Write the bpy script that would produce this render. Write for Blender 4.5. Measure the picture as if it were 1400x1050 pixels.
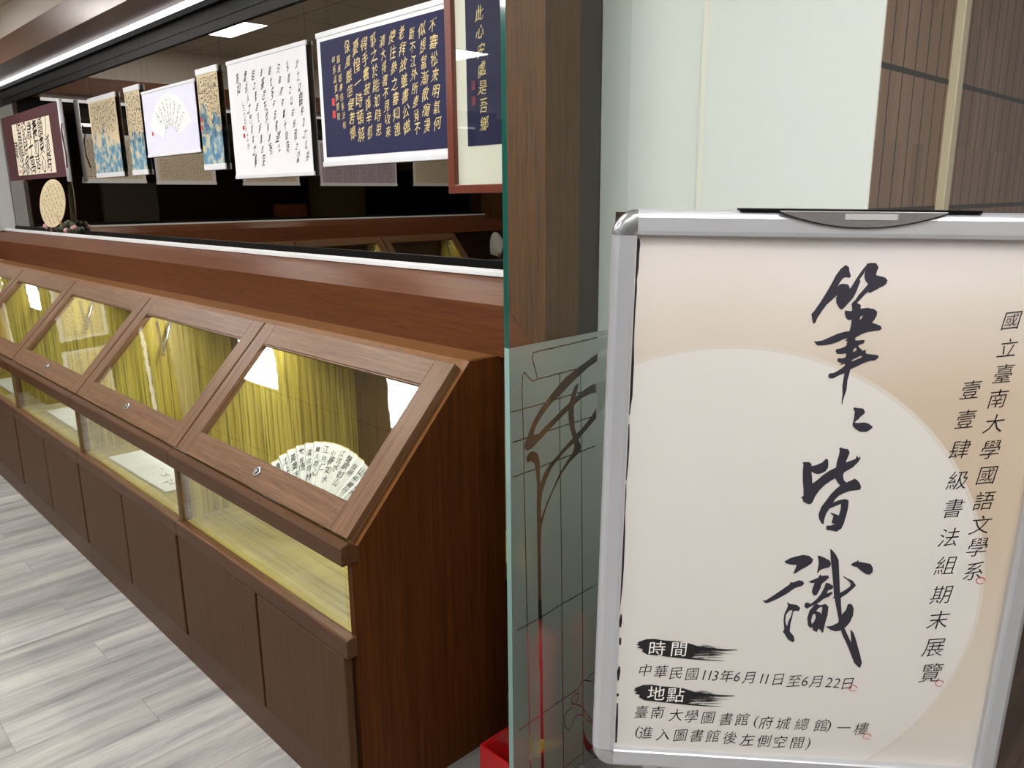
import bpy, bmesh, math, random
from mathutils import Vector, Matrix, Euler
from mathutils.geometry import tessellate_polygon
import numpy as np

S = bpy.context.scene
for o in list(bpy.data.objects):
    bpy.data.objects.remove(o, do_unlink=True)
COL = S.collection
rad = math.radians
PI = math.pi

# ---------------------------------------------------------------- camera
yaw, pit, rol = -0.80061342, 0.23313199, 0.00996007
fw = Vector((math.sin(yaw) * math.cos(pit), math.cos(yaw) * math.cos(pit), -math.sin(pit)))
rt = Vector((math.cos(yaw), -math.sin(yaw), 0))
dn = fw.cross(rt)
r2 = math.cos(rol) * rt + math.sin(rol) * dn
d2 = -math.sin(rol) * rt + math.cos(rol) * dn
cam_d = bpy.data.cameras.new('camera')
cam = bpy.data.objects.new('camera', cam_d)
COL.objects.link(cam)
cam_d.sensor_width = 36.0
cam_d.sensor_fit = 'HORIZONTAL'
cam_d.lens = 1080.07 / 1400 * 36.0
cam_d.clip_start = 0.05
cam.matrix_world = Matrix(((r2.x, -d2.x, -fw.x, 0), (r2.y, -d2.y, -fw.y, 0), (r2.z, -d2.z, -fw.z, 1.5), (0, 0, 0, 1)))
S.camera = cam

# ---------------------------------------------------------------- light and exposure
S.view_settings.view_transform = 'Standard'
S.view_settings.look = 'None'
S.view_settings.gamma = 1.0
S.view_settings.use_curve_mapping = False
S.view_settings.exposure = 0.0
W = bpy.data.worlds.new('world')
S.world = W
W.use_nodes = True
W.node_tree.nodes['Background'].inputs[0].default_value = (1.0, 0.98, 0.95, 1)
W.node_tree.nodes['Background'].inputs[1].default_value = 0.5
PANEL_E = 29.0
CASE_W = 4.2
STRIP_E = 1.15

# ---------------------------------------------------------------- materials
def srgb(r, g, b):
    f = lambda c: (c / 255 / 12.92) if c / 255 <= 0.04045 else ((c / 255 + 0.055) / 1.055) ** 2.4
    return (f(r), f(g), f(b), 1.0)

def new_mat(name):
    m = bpy.data.materials.new(name)
    m.use_nodes = True
    nt = m.node_tree
    return m, nt, nt.nodes['Principled BSDF']

def plain(name, col, rough=0.5, metal=0.0, coat=0.0, spec=0.5, noise=0.0, nscale=60.0, bump=0.0):
    m, nt, b = new_mat(name)
    b.inputs['Base Color'].default_value = col
    b.inputs['Roughness'].default_value = rough
    b.inputs['Metallic'].default_value = metal
    b.inputs['Coat Weight'].default_value = coat
    b.inputs['Specular IOR Level'].default_value = spec
    if noise or bump:
        tc = nt.nodes.new('ShaderNodeTexCoord')
        n = nt.nodes.new('ShaderNodeTexNoise')
        n.inputs['Scale'].default_value = nscale
        n.inputs['Detail'].default_value = 4
        nt.links.new(tc.outputs['Object'], n.inputs['Vector'])
        if noise:
            mx = nt.nodes.new('ShaderNodeMix'); mx.data_type = 'RGBA'
            mx.inputs[6].default_value = tuple(c * (1 - noise) for c in col[:3]) + (1,)
            mx.inputs[7].default_value = tuple(min(1, c * (1 + noise)) for c in col[:3]) + (1,)
            nt.links.new(n.outputs['Fac'], mx.inputs[0])
            nt.links.new(mx.outputs[2], b.inputs['Base Color'])
        if bump:
            bp = nt.nodes.new('ShaderNodeBump')
            bp.inputs['Strength'].default_value = bump
            bp.inputs['Distance'].default_value = 0.002
            nt.links.new(n.outputs['Fac'], bp.inputs['Height'])
            nt.links.new(bp.outputs[0], b.inputs['Normal'])
    return m

def wood(name, c1, c2, grain, across=70.0, along=3.0, rough=0.38, coat=0.25, dark=0.35, fine=420.0, rot=0.0, bump=0.12, spec=0.28):
    """grain: 'X','Y','Z' axis of the grain in object space; rot tilts about X."""
    m, nt, b = new_mat(name)
    L = nt.links.new
    tc = nt.nodes.new('ShaderNodeTexCoord')
    mp0 = nt.nodes.new('ShaderNodeMapping'); mp0.inputs['Rotation'].default_value = (rot, 0, 0)
    L(tc.outputs['Object'], mp0.inputs['Vector'])
    def layer(ac, al, det):
        mp = nt.nodes.new('ShaderNodeMapping')
        sc = [ac, ac, ac]; sc['XYZ'.index(grain)] = al
        mp.inputs['Scale'].default_value = sc
        L(mp0.outputs[0], mp.inputs['Vector'])
        n = nt.nodes.new('ShaderNodeTexNoise')
        n.inputs['Scale'].default_value = 1.0; n.inputs['Detail'].default_value = det
        n.inputs['Roughness'].default_value = 0.6; n.inputs['Distortion'].default_value = 0.3
        L(mp.outputs[0], n.inputs['Vector'])
        return n
    n1 = layer(across, along, 4)
    n0 = layer(across * 0.12, along * 0.4, 2)
    n2 = layer(fine, along * 4, 3)
    cr = nt.nodes.new('ShaderNodeValToRGB')
    cr.color_ramp.elements[0].position = 0.33; cr.color_ramp.elements[1].position = 0.67
    cr.color_ramp.elements[0].color = c1; cr.color_ramp.elements[1].color = c2
    L(n1.outputs['Fac'], cr.inputs[0])
    mx = nt.nodes.new('ShaderNodeMix'); mx.data_type = 'RGBA'
    mid = tuple((a + c) / 2 for a, c in zip(c1, c2))
    mx.inputs[7].default_value = mid
    L(n0.outputs['Fac'], mx.inputs[0]); L(cr.outputs[0], mx.inputs[6])
    cr2 = nt.nodes.new('ShaderNodeValToRGB')
    cr2.color_ramp.elements[0].position = 0.36; cr2.color_ramp.elements[1].position = 0.5
    cr2.color_ramp.elements[0].color = (1 - dark,) * 3 + (1,); cr2.color_ramp.elements[1].color = (1, 1, 1, 1)
    L(n2.outputs['Fac'], cr2.inputs[0])
    ml = nt.nodes.new('ShaderNodeMix'); ml.data_type = 'RGBA'; ml.blend_type = 'MULTIPLY'
    ml.inputs[0].default_value = 1.0
    L(mx.outputs[2], ml.inputs[6]); L(cr2.outputs[0], ml.inputs[7])
    L(ml.outputs[2], b.inputs['Base Color'])
    b.inputs['Roughness'].default_value = rough
    b.inputs['Coat Weight'].default_value = coat
    b.inputs['Coat Roughness'].default_value = 0.25
    b.inputs['Specular IOR Level'].default_value = spec
    if bump:
        bp = nt.nodes.new('ShaderNodeBump'); bp.inputs['Strength'].default_value = bump; bp.inputs['Distance'].default_value = 0.001
        L(n2.outputs['Fac'], bp.inputs['Height']); L(bp.outputs[0], b.inputs['Normal'])
    return m

def emit(name, col, e):
    m, nt, b = new_mat(name)
    b.inputs['Base Color'].default_value = (0.8, 0.8, 0.8, 1)
    b.inputs['Emission Color'].default_value = col
    b.inputs['Emission Strength'].default_value = e
    return m

def glass(name, tint, ior=1.5, wavy=0.0, wscale=6.0, rough=0.0):
    m, nt, b = new_mat(name)
    nt.nodes.remove(b)
    L = nt.links.new
    out = nt.nodes['Material Output']
    fr = nt.nodes.new('ShaderNodeFresnel')
    ge = nt.nodes.new('ShaderNodeNewGeometry')      # both faces of the pane reflect like the outside of glass
    mr = nt.nodes.new('ShaderNodeMapRange'); mr.inputs[3].default_value = ior; mr.inputs[4].default_value = 1 / ior
    L(ge.outputs['Backfacing'], mr.inputs[0]); L(mr.outputs[0], fr.inputs['IOR'])
    tr = nt.nodes.new('ShaderNodeBsdfTransparent'); tr.inputs[0].default_value = tint
    gl = nt.nodes.new('ShaderNodeBsdfGlossy'); gl.inputs['Roughness'].default_value = rough
    gl.inputs['Color'].default_value = (1, 1, 1, 1)
    mx = nt.nodes.new('ShaderNodeMixShader')
    L(fr.outputs[0], mx.inputs[0]); L(tr.outputs[0], mx.inputs[1]); L(gl.outputs[0], mx.inputs[2])
    L(mx.outputs[0], out.inputs[0])
    if wavy:
        tc = nt.nodes.new('ShaderNodeTexCoord')
        n = nt.nodes.new('ShaderNodeTexNoise'); n.inputs['Scale'].default_value = wscale; n.inputs['Detail'].default_value = 3
        L(tc.outputs['Object'], n.inputs['Vector'])
        bp = nt.nodes.new('ShaderNodeBump'); bp.inputs['Strength'].default_value = wavy; bp.inputs['Distance'].default_value = 0.01
        L(n.outputs['Fac'], bp.inputs['Height']); L(bp.outputs[0], gl.inputs['Normal'])
    return m

def mirror(name, col):
    m, nt, b = new_mat(name)
    b.inputs['Base Color'].default_value = col
    b.inputs['Metallic'].default_value = 1.0
    b.inputs['Roughness'].default_value = 0.0
    return m

MT = {}
MT['lid_x'] = wood('walnut_lid_rail', srgb(80, 53, 31), srgb(130, 95, 65), 'X', 90, 3, 0.45, 0.06, 0.42, bump=0.1)
MT['lid_s'] = wood('walnut_lid_stile', srgb(80, 53, 31), srgb(130, 95, 65), 'Y', 90, 3, 0.45, 0.06, 0.42, rot=-rad(46.8), bump=0.1)
MT['door'] = wood('walnut_door', srgb(66, 42, 24), srgb(90, 62, 38), 'Z', 60, 2.5, 0.5, 0.0, 0.2, spec=.15)
MT['side'] = wood('walnut_side', srgb(58, 27, 8), srgb(98, 54, 22), 'Z', 75, 1.6, 0.5, 0.0, 0.4, spec=.1)
MT['rail'] = wood('walnut_rail', srgb(62, 37, 16), srgb(90, 58, 32), 'X', 70, 2, 0.42, 0.03, 0.25, spec=.2)
MT['edge'] = wood('walnut_edge', srgb(100, 63, 28), srgb(130, 86, 44), 'Y', 60, 3, 0.42, 0.05, 0.2)
MT['trim_x'] = wood('oak_trim_along', srgb(78, 40, 18), srgb(114, 66, 35), 'X', 55, 2.2, 0.42, 0.03, 0.42, fine=300)
MT['trim_z'] = wood('oak_trim_upright', srgb(68, 43, 20), srgb(104, 71, 40), 'Z', 80, 2.5, 0.42, 0.0, 0.5, fine=330, spec=.15)
MT['trim_h'] = wood('oak_trim_head', srgb(70, 38, 20), srgb(98, 58, 34), 'X', 55, 2.2, 0.3, 0.3, 0.42, fine=300, spec=.4)
MT['trim_y'] = wood('oak_trim_left', srgb(88, 46, 22), srgb(126, 74, 40), 'Y', 55, 2.2, 0.42, 0.04, 0.42, fine=300)
MT['inner'] = wood('teak_veneer_inside', srgb(140, 122, 34), srgb(210, 200, 104), 'Z', 65, 0.7, 0.45, 0.0, 0.6, fine=170)
MT['innerf'] = wood('teak_veneer_floor', srgb(136, 122, 44), srgb(174, 162, 82), 'X', 45, 0.8, 0.45, 0.0, 0.35, fine=130)
MT['innerb'] = wood('brown_back_board', srgb(84, 62, 34), srgb(112, 86, 50), 'Z', 60, 1.2, 0.45, 0.05, 0.4, fine=160)
MT['grayply'] = wood('grey_brown_laminate', srgb(50, 40, 31), srgb(60, 49, 40), 'Z', 90, 2, 0.5, 0.0, 0.15, spec=.15)
MT['white_wall'] = plain('white_wall_paint', srgb(209, 215, 209), 0.7, noise=0.02, nscale=90, bump=0.15)
MT['cream_wall'] = plain('cream_wall_paint', srgb(242, 234, 224), 0.75, noise=0.02, nscale=40)
MT['beige_wall'] = plain('beige_wall_paint', srgb(178, 160, 118), 0.75, noise=0.02, nscale=40)
MT['white'] = plain('white_enamel', srgb(235, 236, 238), 0.35)
MT['jamb'] = plain('pale_grey_jamb', srgb(190, 190, 190), 0.5)
MT['black'] = plain('black_frame', srgb(7, 7, 7), 0.5, spec=0.15)
MT['alu'] = plain('brushed_aluminium', srgb(206, 208, 214), 0.38, metal=0.6, noise=0.04, nscale=25)
MT['chrome'] = plain('chrome', srgb(190, 192, 196), 0.26, metal=0.85, noise=0.06, nscale=40)
MT['steel'] = plain('brushed_steel', srgb(150, 148, 150), 0.3, metal=0.55, noise=0.1, nscale=60)
MT['ink'] = plain('ink_blue_black', srgb(42, 39, 52), 0.6)
MT['inkk'] = plain('ink_black', srgb(22, 21, 24), 0.6)
MT['inkw'] = plain('white_print', srgb(240, 238, 232), 0.6)
MT['gold'] = plain('gold_ink', srgb(226, 205, 140), 0.5)
MT['red'] = plain('red_seal_ink', srgb(206, 62, 58), 0.6)
MT['paper'] = plain('white_paper', srgb(238, 238, 242), 0.8, noise=0.015, nscale=30)
MT['rodw'] = plain('white_rod', srgb(225, 226, 230), 0.35)
MT['navy'] = plain('navy_paper', srgb(13, 16, 66), 0.7, noise=0.05, nscale=50)
MT['maroon'] = plain('maroon_silk', srgb(78, 36, 42), 0.7, noise=0.06, nscale=200)
MT['cream'] = plain('cream_paper', srgb(240, 228, 206), 0.8, noise=0.02, nscale=60)
MT['tan'] = plain('tan_paper', srgb(222, 204, 166), 0.8, noise=0.04, nscale=80)
MT['greige'] = plain('beige_paper', srgb(222, 208, 184), 0.8, noise=0.03, nscale=60)
MT['mauve'] = plain('mauve_print', srgb(186, 172, 186), 0.8)
MT['frame_red'] = wood('red_brown_frame', srgb(98, 46, 34), srgb(122, 62, 46), 'Z', 80, 2, 0.3, 0.3, 0.2)
MT['thread'] = plain('clear_thread', srgb(90, 90, 90), 0.3)
MT['lidglass'] = glass('lid_glass', (0.965, 0.975, 0.96, 1), 1.5, wavy=0.022, wscale=6)
MT['glass'] = glass('clear_glass', (0.965, 0.98, 0.972, 1), 1.5)
MT['pglass'] = glass('partition_glass', (0.955, 0.975, 0.965, 1), 1.25)
MT['mirror'] = mirror('smoked_mirror', (0.29, 0.265, 0.235, 1))
MT['gedge'] = plain('glass_edge_dark', srgb(30, 84, 74), 0.1, coat=1.0)
MT['gedge2'] = plain('glass_edge_lit', srgb(138, 172, 166), 0.15, coat=0.6)  # pale teal carries the light reflected along the lower glass edge
MT['redm'] = plain('red_painted_steel', srgb(196, 24, 30), 0.3, coat=0.4)
MT['yellow'] = plain('yellow_label', srgb(220, 190, 60), 0.5)
MT['panel'] = emit('lamp_panel', (1.0, 0.985, 0.96, 1), PANEL_E)
MT['strip'] = emit('lamp_strip', (0.97, 0.98, 1.0, 1), STRIP_E)
MT['tube'] = emit('lamp_tube', (1.0, 0.95, 0.8, 1), 2.0)
MT['fanpaper'] = plain('fan_paper', srgb(228, 232, 228), 0.75)
MT['bamboo'] = plain('bamboo', srgb(170, 140, 92), 0.5)
MT['gilt'] = plain('gilt_edge', srgb(216, 196, 120), 0.5)
MT['pink'] = plain('pink_petals', srgb(196, 150, 150), 0.7)
MT['leaf'] = plain('dark_leaves', srgb(60, 66, 42), 0.6)
MT['bookorange'] = plain('orange_book_spines', srgb(190, 110, 60), 0.6)
MT['greypanel'] = plain('grey_glazing', srgb(120, 118, 104), 0.4)
MT['darkwood'] = wood('dark_brown_wood', srgb(46, 26, 18), srgb(62, 36, 24), 'Z', 60, 2, 0.4, 0.2, 0.3)
MT['recess'] = plain('dark_recess', srgb(30, 17, 11), 0.6)
MT['doc'] = plain('shelf_document', srgb(222, 230, 228), 0.5)

def ceiling_mat():
    m, nt, b = new_mat('ceiling_tiles')
    L = nt.links.new
    tc = nt.nodes.new('ShaderNodeTexCoord')
    br = nt.nodes.new('ShaderNodeTexBrick')
    br.offset = 0.0
    br.inputs['Scale'].default_value = 1.0
    br.inputs['Brick Width'].default_value = 0.605; br.inputs['Row Height'].default_value = 0.605
    br.inputs['Mortar Size'].default_value = 0.006
    br.inputs['Color1'].default_value = srgb(212, 206, 192); br.inputs['Color2'].default_value = srgb(206, 200, 186)
    br.inputs['Mortar'].default_value = srgb(150, 146, 136)
    L(tc.outputs['Object'], br.inputs['Vector'])
    L(br.outputs['Color'], b.inputs['Base Color'])
    b.inputs['Roughness'].default_value = 0.9
    return m
MT['ceiling'] = ceiling_mat()

def floor_mat(name, cols, dark=False):
    m, nt, b = new_mat(name)
    L = nt.links.new
    tc = nt.nodes.new('ShaderNodeTexCoord')
    mp = nt.nodes.new('ShaderNodeMapping')
    mp.inputs['Rotation'].default_value = (0, 0, rad(90))
    mp.inputs['Location'].default_value = (0.33, 0.07, 0)
    L(tc.outputs['Object'], mp.inputs['Vector'])
    br = nt.nodes.new('ShaderNodeTexBrick')
    br.offset = 0.37; br.offset_frequency = 3
    br.inputs['Scale'].default_value = 1.0
    br.inputs['Brick Width'].default_value = 0.92; br.inputs['Row Height'].default_value = 0.152
    br.inputs['Mortar Size'].default_value = 0.0009
    br.inputs['Color1'].default_value = (0, 0, 0, 1); br.inputs['Color2'].default_value = (1, 1, 1, 1)
    br.inputs['Mortar'].default_value = (0.3, 0.3, 0.3, 1)
    L(mp.outputs[0], br.inputs['Vector'])
    # streaks along the plank
    sep = nt.nodes.new('ShaderNodeSeparateXYZ'); L(mp.outputs[0], sep.inputs[0])
    ad = nt.nodes.new('ShaderNodeVectorMath'); ad.operation = 'MULTIPLY_ADD'
    ad.inputs[1].default_value = (1.5, 15, 1); 
    sc = nt.nodes.new('ShaderNodeVectorMath'); sc.operation = 'SCALE'; sc.inputs['Scale'].default_value = 7.0
    L(br.outputs['Color'], sc.inputs[0])
    L(mp.outputs[0], ad.inputs[0]); L(sc.outputs[0], ad.inputs[2])
    n = nt.nodes.new('ShaderNodeTexNoise'); n.inputs['Scale'].default_value = 1.0; n.inputs['Detail'].default_value = 5
    n.inputs['Roughness'].default_value = 0.62; n.inputs['Distortion'].default_value = 0.5
    L(ad.outputs[0], n.inputs['Vector'])
    cr = nt.nodes.new('ShaderNodeValToRGB')
    e = cr.color_ramp.elements
    e[0].position = 0.25; e[0].color = cols[0]; e[1].position = 0.75; e[1].color = cols[2]
    k = e.new(0.48); k.color = cols[1]
    L(n.outputs['Fac'], cr.inputs[0])
    ad2 = nt.nodes.new('ShaderNodeVectorMath'); ad2.operation = 'MULTIPLY_ADD'; ad2.inputs[1].default_value = (14, 260, 1)
    L(mp.outputs[0], ad2.inputs[0]); L(sc.outputs[0], ad2.inputs[2])
    n2 = nt.nodes.new('ShaderNodeTexNoise'); n2.inputs['Scale'].default_value = 1.0; n2.inputs['Detail'].default_value = 3
    L(ad2.outputs[0], n2.inputs['Vector'])
    cr2 = nt.nodes.new('ShaderNodeValToRGB')
    cr2.color_ramp.elements[0].position = 0.3; cr2.color_ramp.elements[0].color = (0.82, 0.82, 0.82, 1)
    cr2.color_ramp.elements[1].position = 0.6; cr2.color_ramp.elements[1].color = (1.03, 1.03, 1.03, 1)
    L(n2.outputs['Fac'], cr2.inputs[0])
    ml = nt.nodes.new('ShaderNodeMix'); ml.data_type = 'RGBA'; ml.blend_type = 'MULTIPLY'; ml.inputs[0].default_value = 1
    L(cr.outputs[0], ml.inputs[6]); L(cr2.outputs[0], ml.inputs[7])
    # whole-plank tone and the joints
    mr = nt.nodes.new('ShaderNodeMapRange'); mr.inputs[3].default_value = 0.82; mr.inputs[4].default_value = 1.1
    L(br.outputs['Color'], mr.inputs[0])
    ml2 = nt.nodes.new('ShaderNodeMix'); ml2.data_type = 'RGBA'; ml2.blend_type = 'MULTIPLY'; ml2.inputs[0].default_value = 1
    L(ml.outputs[2], ml2.inputs[6]); L(mr.outputs[0], ml2.inputs[7])
    jm = nt.nodes.new('ShaderNodeMix'); jm.data_type = 'RGBA'
    jm.inputs[7].default_value = tuple(c * 0.55 for c in cols[0][:3]) + (1,)
    jf = nt.nodes.new('ShaderNodeMath'); jf.operation = 'MULTIPLY'; jf.inputs[1].default_value = 0.6
    L(br.outputs['Fac'], jf.inputs[0]); L(jf.outputs[0], jm.inputs[0]); L(ml2.outputs[2], jm.inputs[6])
    L(jm.outputs[2], b.inputs['Base Color'])
    b.inputs['Roughness'].default_value = 0.42
    b.inputs['Specular IOR Level'].default_value = 0.4
    return m
MT['floor'] = floor_mat('grey_vinyl_planks', (srgb(104, 102, 104), srgb(152, 150, 148), srgb(184, 179, 171)))
MT['floor2'] = floor_mat('shaded_brown_planks', (srgb(70, 58, 52), srgb(92, 78, 70), srgb(112, 96, 86)))  # floor beyond the tiled wall: its shade is put into darker plank tones

def tile_mat():
    m, nt, b = new_mat('brown_wall_tiles')
    L = nt.links.new
    tc = nt.nodes.new('ShaderNodeTexCoord')
    sep = nt.nodes.new('ShaderNodeSeparateXYZ'); L(tc.outputs['Object'], sep.inputs[0])
    def M(op, a, bv=None):
        n = nt.nodes.new('ShaderNodeMath'); n.operation = op
        if isinstance(a, (int, float)): n.inputs[0].default_value = a
        else: L(a, n.inputs[0])
        if bv is not None:
            if isinstance(bv, (int, float)): n.inputs[1].default_value = bv
            else: L(bv, n.inputs[1])
        return n.outputs[0]
    def line(src, off, pitch, w):
        t = M('DIVIDE', M('SUBTRACT', src, off), pitch)
        fr = M('FRACT', M('ADD', t, 100.5))
        d = M('MULTIPLY', M('ABSOLUTE', M('SUBTRACT', fr, 0.5)), pitch)
        return M('LESS_THAN', d, w / 2), M('FLOOR', M('ADD', t, 100.5))
    v, vi = line(sep.outputs[1], 1.588, 0.0595, 0.0048)
    h, hi = line(sep.outputs[2], 1.726, 0.260, 0.0105)
    mask = M('MAXIMUM', v, h)
    wn = nt.nodes.new('ShaderNodeTexWhiteNoise'); wn.noise_dimensions = '2D'
    cb = nt.nodes.new('ShaderNodeCombineXYZ'); L(vi, cb.inputs[0]); L(hi, cb.inputs[1]); L(cb.outputs[0], wn.inputs['Vector'])
    c = nt.nodes.new('ShaderNodeMix'); c.data_type = 'RGBA'
    c.inputs[6].default_value = srgb(134, 112, 96); c.inputs[7].default_value = srgb(150, 126, 108)
    L(wn.outputs['Value'], c.inputs[0])
    mx = nt.nodes.new('ShaderNodeMix'); mx.data_type = 'RGBA'; mx.inputs[7].default_value = srgb(70, 68, 67)
    L(mask, mx.inputs[0]); L(c.outputs[2], mx.inputs[6]); L(mx.outputs[2], b.inputs['Base Color'])
    b.inputs['Roughness'].default_value = 0.55
    bp = nt.nodes.new('ShaderNodeBump'); bp.inputs['Distance'].default_value = 0.004; bp.inputs['Strength'].default_value = 0.8
    L(M('SUBTRACT', 1.0, mask), bp.inputs['Height']); L(bp.outputs[0], b.inputs['Normal'])
    return m
MT['tile'] = tile_mat()

def poster_mat():
    """printed ground of the poster: tan clouds with a big pale disc; object x, z in metres."""
    m, nt, b = new_mat('poster_print')
    L = nt.links.new
    tc = nt.nodes.new('ShaderNodeTexCoord')
    sep = nt.nodes.new('ShaderNodeSeparateXYZ'); L(tc.outputs['Object'], sep.inputs[0])
    mr = nt.nodes.new('ShaderNodeMapRange')
    mr.inputs[1].default_value = BH - 0.87; mr.inputs[2].default_value = BH - 0.03
    L(sep.outputs[2], mr.inputs[0])
    cr = nt.nodes.new('ShaderNodeValToRGB')
    e = cr.color_ramp.elements
    e[0].position = 0.0; e[0].color = srgb(214, 208, 203)
    e[1].position = 1.0; e[1].color = srgb(214, 208, 210)
    for p, c in ((0.1, (210, 203, 193)), (0.3, (202, 190, 174)), (0.55, (197, 179, 158)), (0.72, (197, 179, 159)), (0.84, (208, 196, 183)), (0.93, (215, 208, 203))):
        k = e.new(p); k.color = srgb(*c)
    nz = nt.nodes.new('ShaderNodeTexNoise'); nz.inputs['Scale'].default_value = 3.0
    L(tc.outputs['Object'], nz.inputs['Vector'])
    ad = nt.nodes.new('ShaderNodeMath'); ad.operation = 'MULTIPLY_ADD'; ad.inputs[1].default_value = 0.12
    sb = nt.nodes.new('ShaderNodeMath'); sb.operation = 'SUBTRACT'; sb.inputs[1].default_value = 0.06
    L(nz.outputs['Fac'], ad.inputs[0]); L(mr.outputs[0], ad.inputs[2]); L(ad.outputs[0], sb.inputs[0]); L(sb.outputs[0], cr.inputs[0])
    # the left half is paler than the right
    mrx = nt.nodes.new('ShaderNodeMapRange'); mrx.inputs[1].default_value = -0.3; mrx.inputs[2].default_value = 0.12
    mrx.inputs[3].default_value = 0.5; mrx.inputs[4].default_value = 0.0
    L(sep.outputs[0], mrx.inputs[0])
    pl = nt.nodes.new('ShaderNodeMix'); pl.data_type = 'RGBA'; pl.inputs[7].default_value = srgb(215, 208, 201)
    L(mrx.outputs[0], pl.inputs[0]); L(cr.outputs[0], pl.inputs[6])
    # disc
    def M(op, a, bv=None, cv=None):
        n = nt.nodes.new('ShaderNodeMath'); n.operation = op
        for i, v in enumerate((a, bv, cv)):
            if v is None: continue
            if isinstance(v, (int, float)): n.inputs[i].default_value = v
            else: L(v, n.inputs[i])
        return n.outputs[0]
    dx = M('SUBTRACT', sep.outputs[0], 0.185 - 0.32)
    dz = M('SUBTRACT', sep.outputs[2], BH - 0.578)
    d = M('SQRT', M('ADD', M('MULTIPLY', dx, dx), M('MULTIPLY', dz, dz)))
    ins = M('LESS_THAN', d, 0.3913)
    core = M('LESS_THAN', d, 0.3855)
    c2 = nt.nodes.new('ShaderNodeMix'); c2.data_type = 'RGBA'
    c2.inputs[6].default_value = srgb(208, 201, 191); c2.inputs[7].default_value = srgb(215, 211, 207)
    L(core, c2.inputs[0])
    mx = nt.nodes.new('ShaderNodeMix'); mx.data_type = 'RGBA'
    L(ins, mx.inputs[0]); L(pl.outputs[2], mx.inputs[6]); L(c2.outputs[2], mx.inputs[7])
    L(mx.outputs[2], b.inputs['Base Color'])
    b.inputs['Roughness'].default_value = 0.5
    b.inputs['Specular IOR Level'].default_value = 0.3
    return m

def frost_mat():
    m, nt, b = new_mat('frosted_film')
    nt.nodes.remove(b)
    L = nt.links.new
    out = nt.nodes['Material Output']
    df = nt.nodes.new('ShaderNodeBsdfDiffuse'); df.inputs[0].default_value = srgb(160, 171, 162)
    rf = nt.nodes.new('ShaderNodeBsdfRefraction'); rf.inputs['IOR'].default_value = 1.15; rf.inputs['Roughness'].default_value = 0.55
    rf.inputs['Color'].default_value = (0.86, 0.92, 0.9, 1)
    mx = nt.nodes.new('ShaderNodeMixShader'); mx.inputs[0].default_value = 0.42
    L(df.outputs[0], mx.inputs[1]); L(rf.outputs[0], mx.inputs[2])
    L(mx.outputs[0], out.inputs[0])
    return m
MT['frost'] = frost_mat()

def landscape_mat(name, h, split, seed):
    """tan strip with blue-green hills printed over the lower part; object z from 0 (bottom) to h."""
    m, nt, b = new_mat(name)
    L = nt.links.new
    tc = nt.nodes.new('ShaderNodeTexCoord')
    mp = nt.nodes.new('ShaderNodeMapping'); mp.inputs['Location'].default_value = (seed, seed * 2.0, seed)
    L(tc.outputs['Object'], mp.inputs['Vector'])
    sep = nt.nodes.new('ShaderNodeSeparateXYZ'); L(tc.outputs['Object'], sep.inputs[0])
    n1 = nt.nodes.new('ShaderNodeTexNoise'); n1.inputs['Scale'].default_value = 9; n1.inputs['Detail'].default_value = 2
    mps = nt.nodes.new('ShaderNodeMapping'); mps.inputs['Scale'].default_value = (1.6, 1, 0.45)
    L(mp.outputs[0], mps.inputs['Vector']); L(mps.outputs[0], n1.inputs['Vector'])
    def M(op, a, bv=None):
        n = nt.nodes.new('ShaderNodeMath'); n.operation = op
        for i, v in enumerate((a, bv)):
            if v is None: continue
            if isinstance(v, (int, float)): n.inputs[i].default_value = v
            else: L(v, n.inputs[i])
        return n.outputs[0]
    hgt = M('ADD', M('MULTIPLY', n1.outputs['Fac'], h * 1.1), split * h - h * 0.55)
    mask = M('LESS_THAN', sep.outputs[2], hgt)
    n2 = nt.nodes.new('ShaderNodeTexNoise'); n2.inputs['Scale'].default_value = 26; n2.inputs['Detail'].default_value = 5
    L(mp.outputs[0], n2.inputs['Vector'])
    cr = nt.nodes.new('ShaderNodeValToRGB'); cr.color_ramp.interpolation = 'EASE'
    e = cr.color_ramp.elements
    e[0].position = 0.36; e[0].color = srgb(76, 122, 152); e[1].position = 0.66; e[1].color = srgb(206, 190, 146)
    k = e.new(0.5); k.color = srgb(112, 152, 172)
    k = e.new(0.56); k.color = srgb(178, 184, 168)
    L(n2.outputs['Fac'], cr.inputs[0])
    mx = nt.nodes.new('ShaderNodeMix'); mx.data_type = 'RGBA'; mx.inputs[6].default_value = srgb(212, 194, 158)
    L(mask, mx.inputs[0]); L(cr.outputs[0], mx.inputs[7]); L(mx.outputs[2], b.inputs['Base Color'])
    b.inputs['Roughness'].default_value = 0.8
    return m

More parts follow.
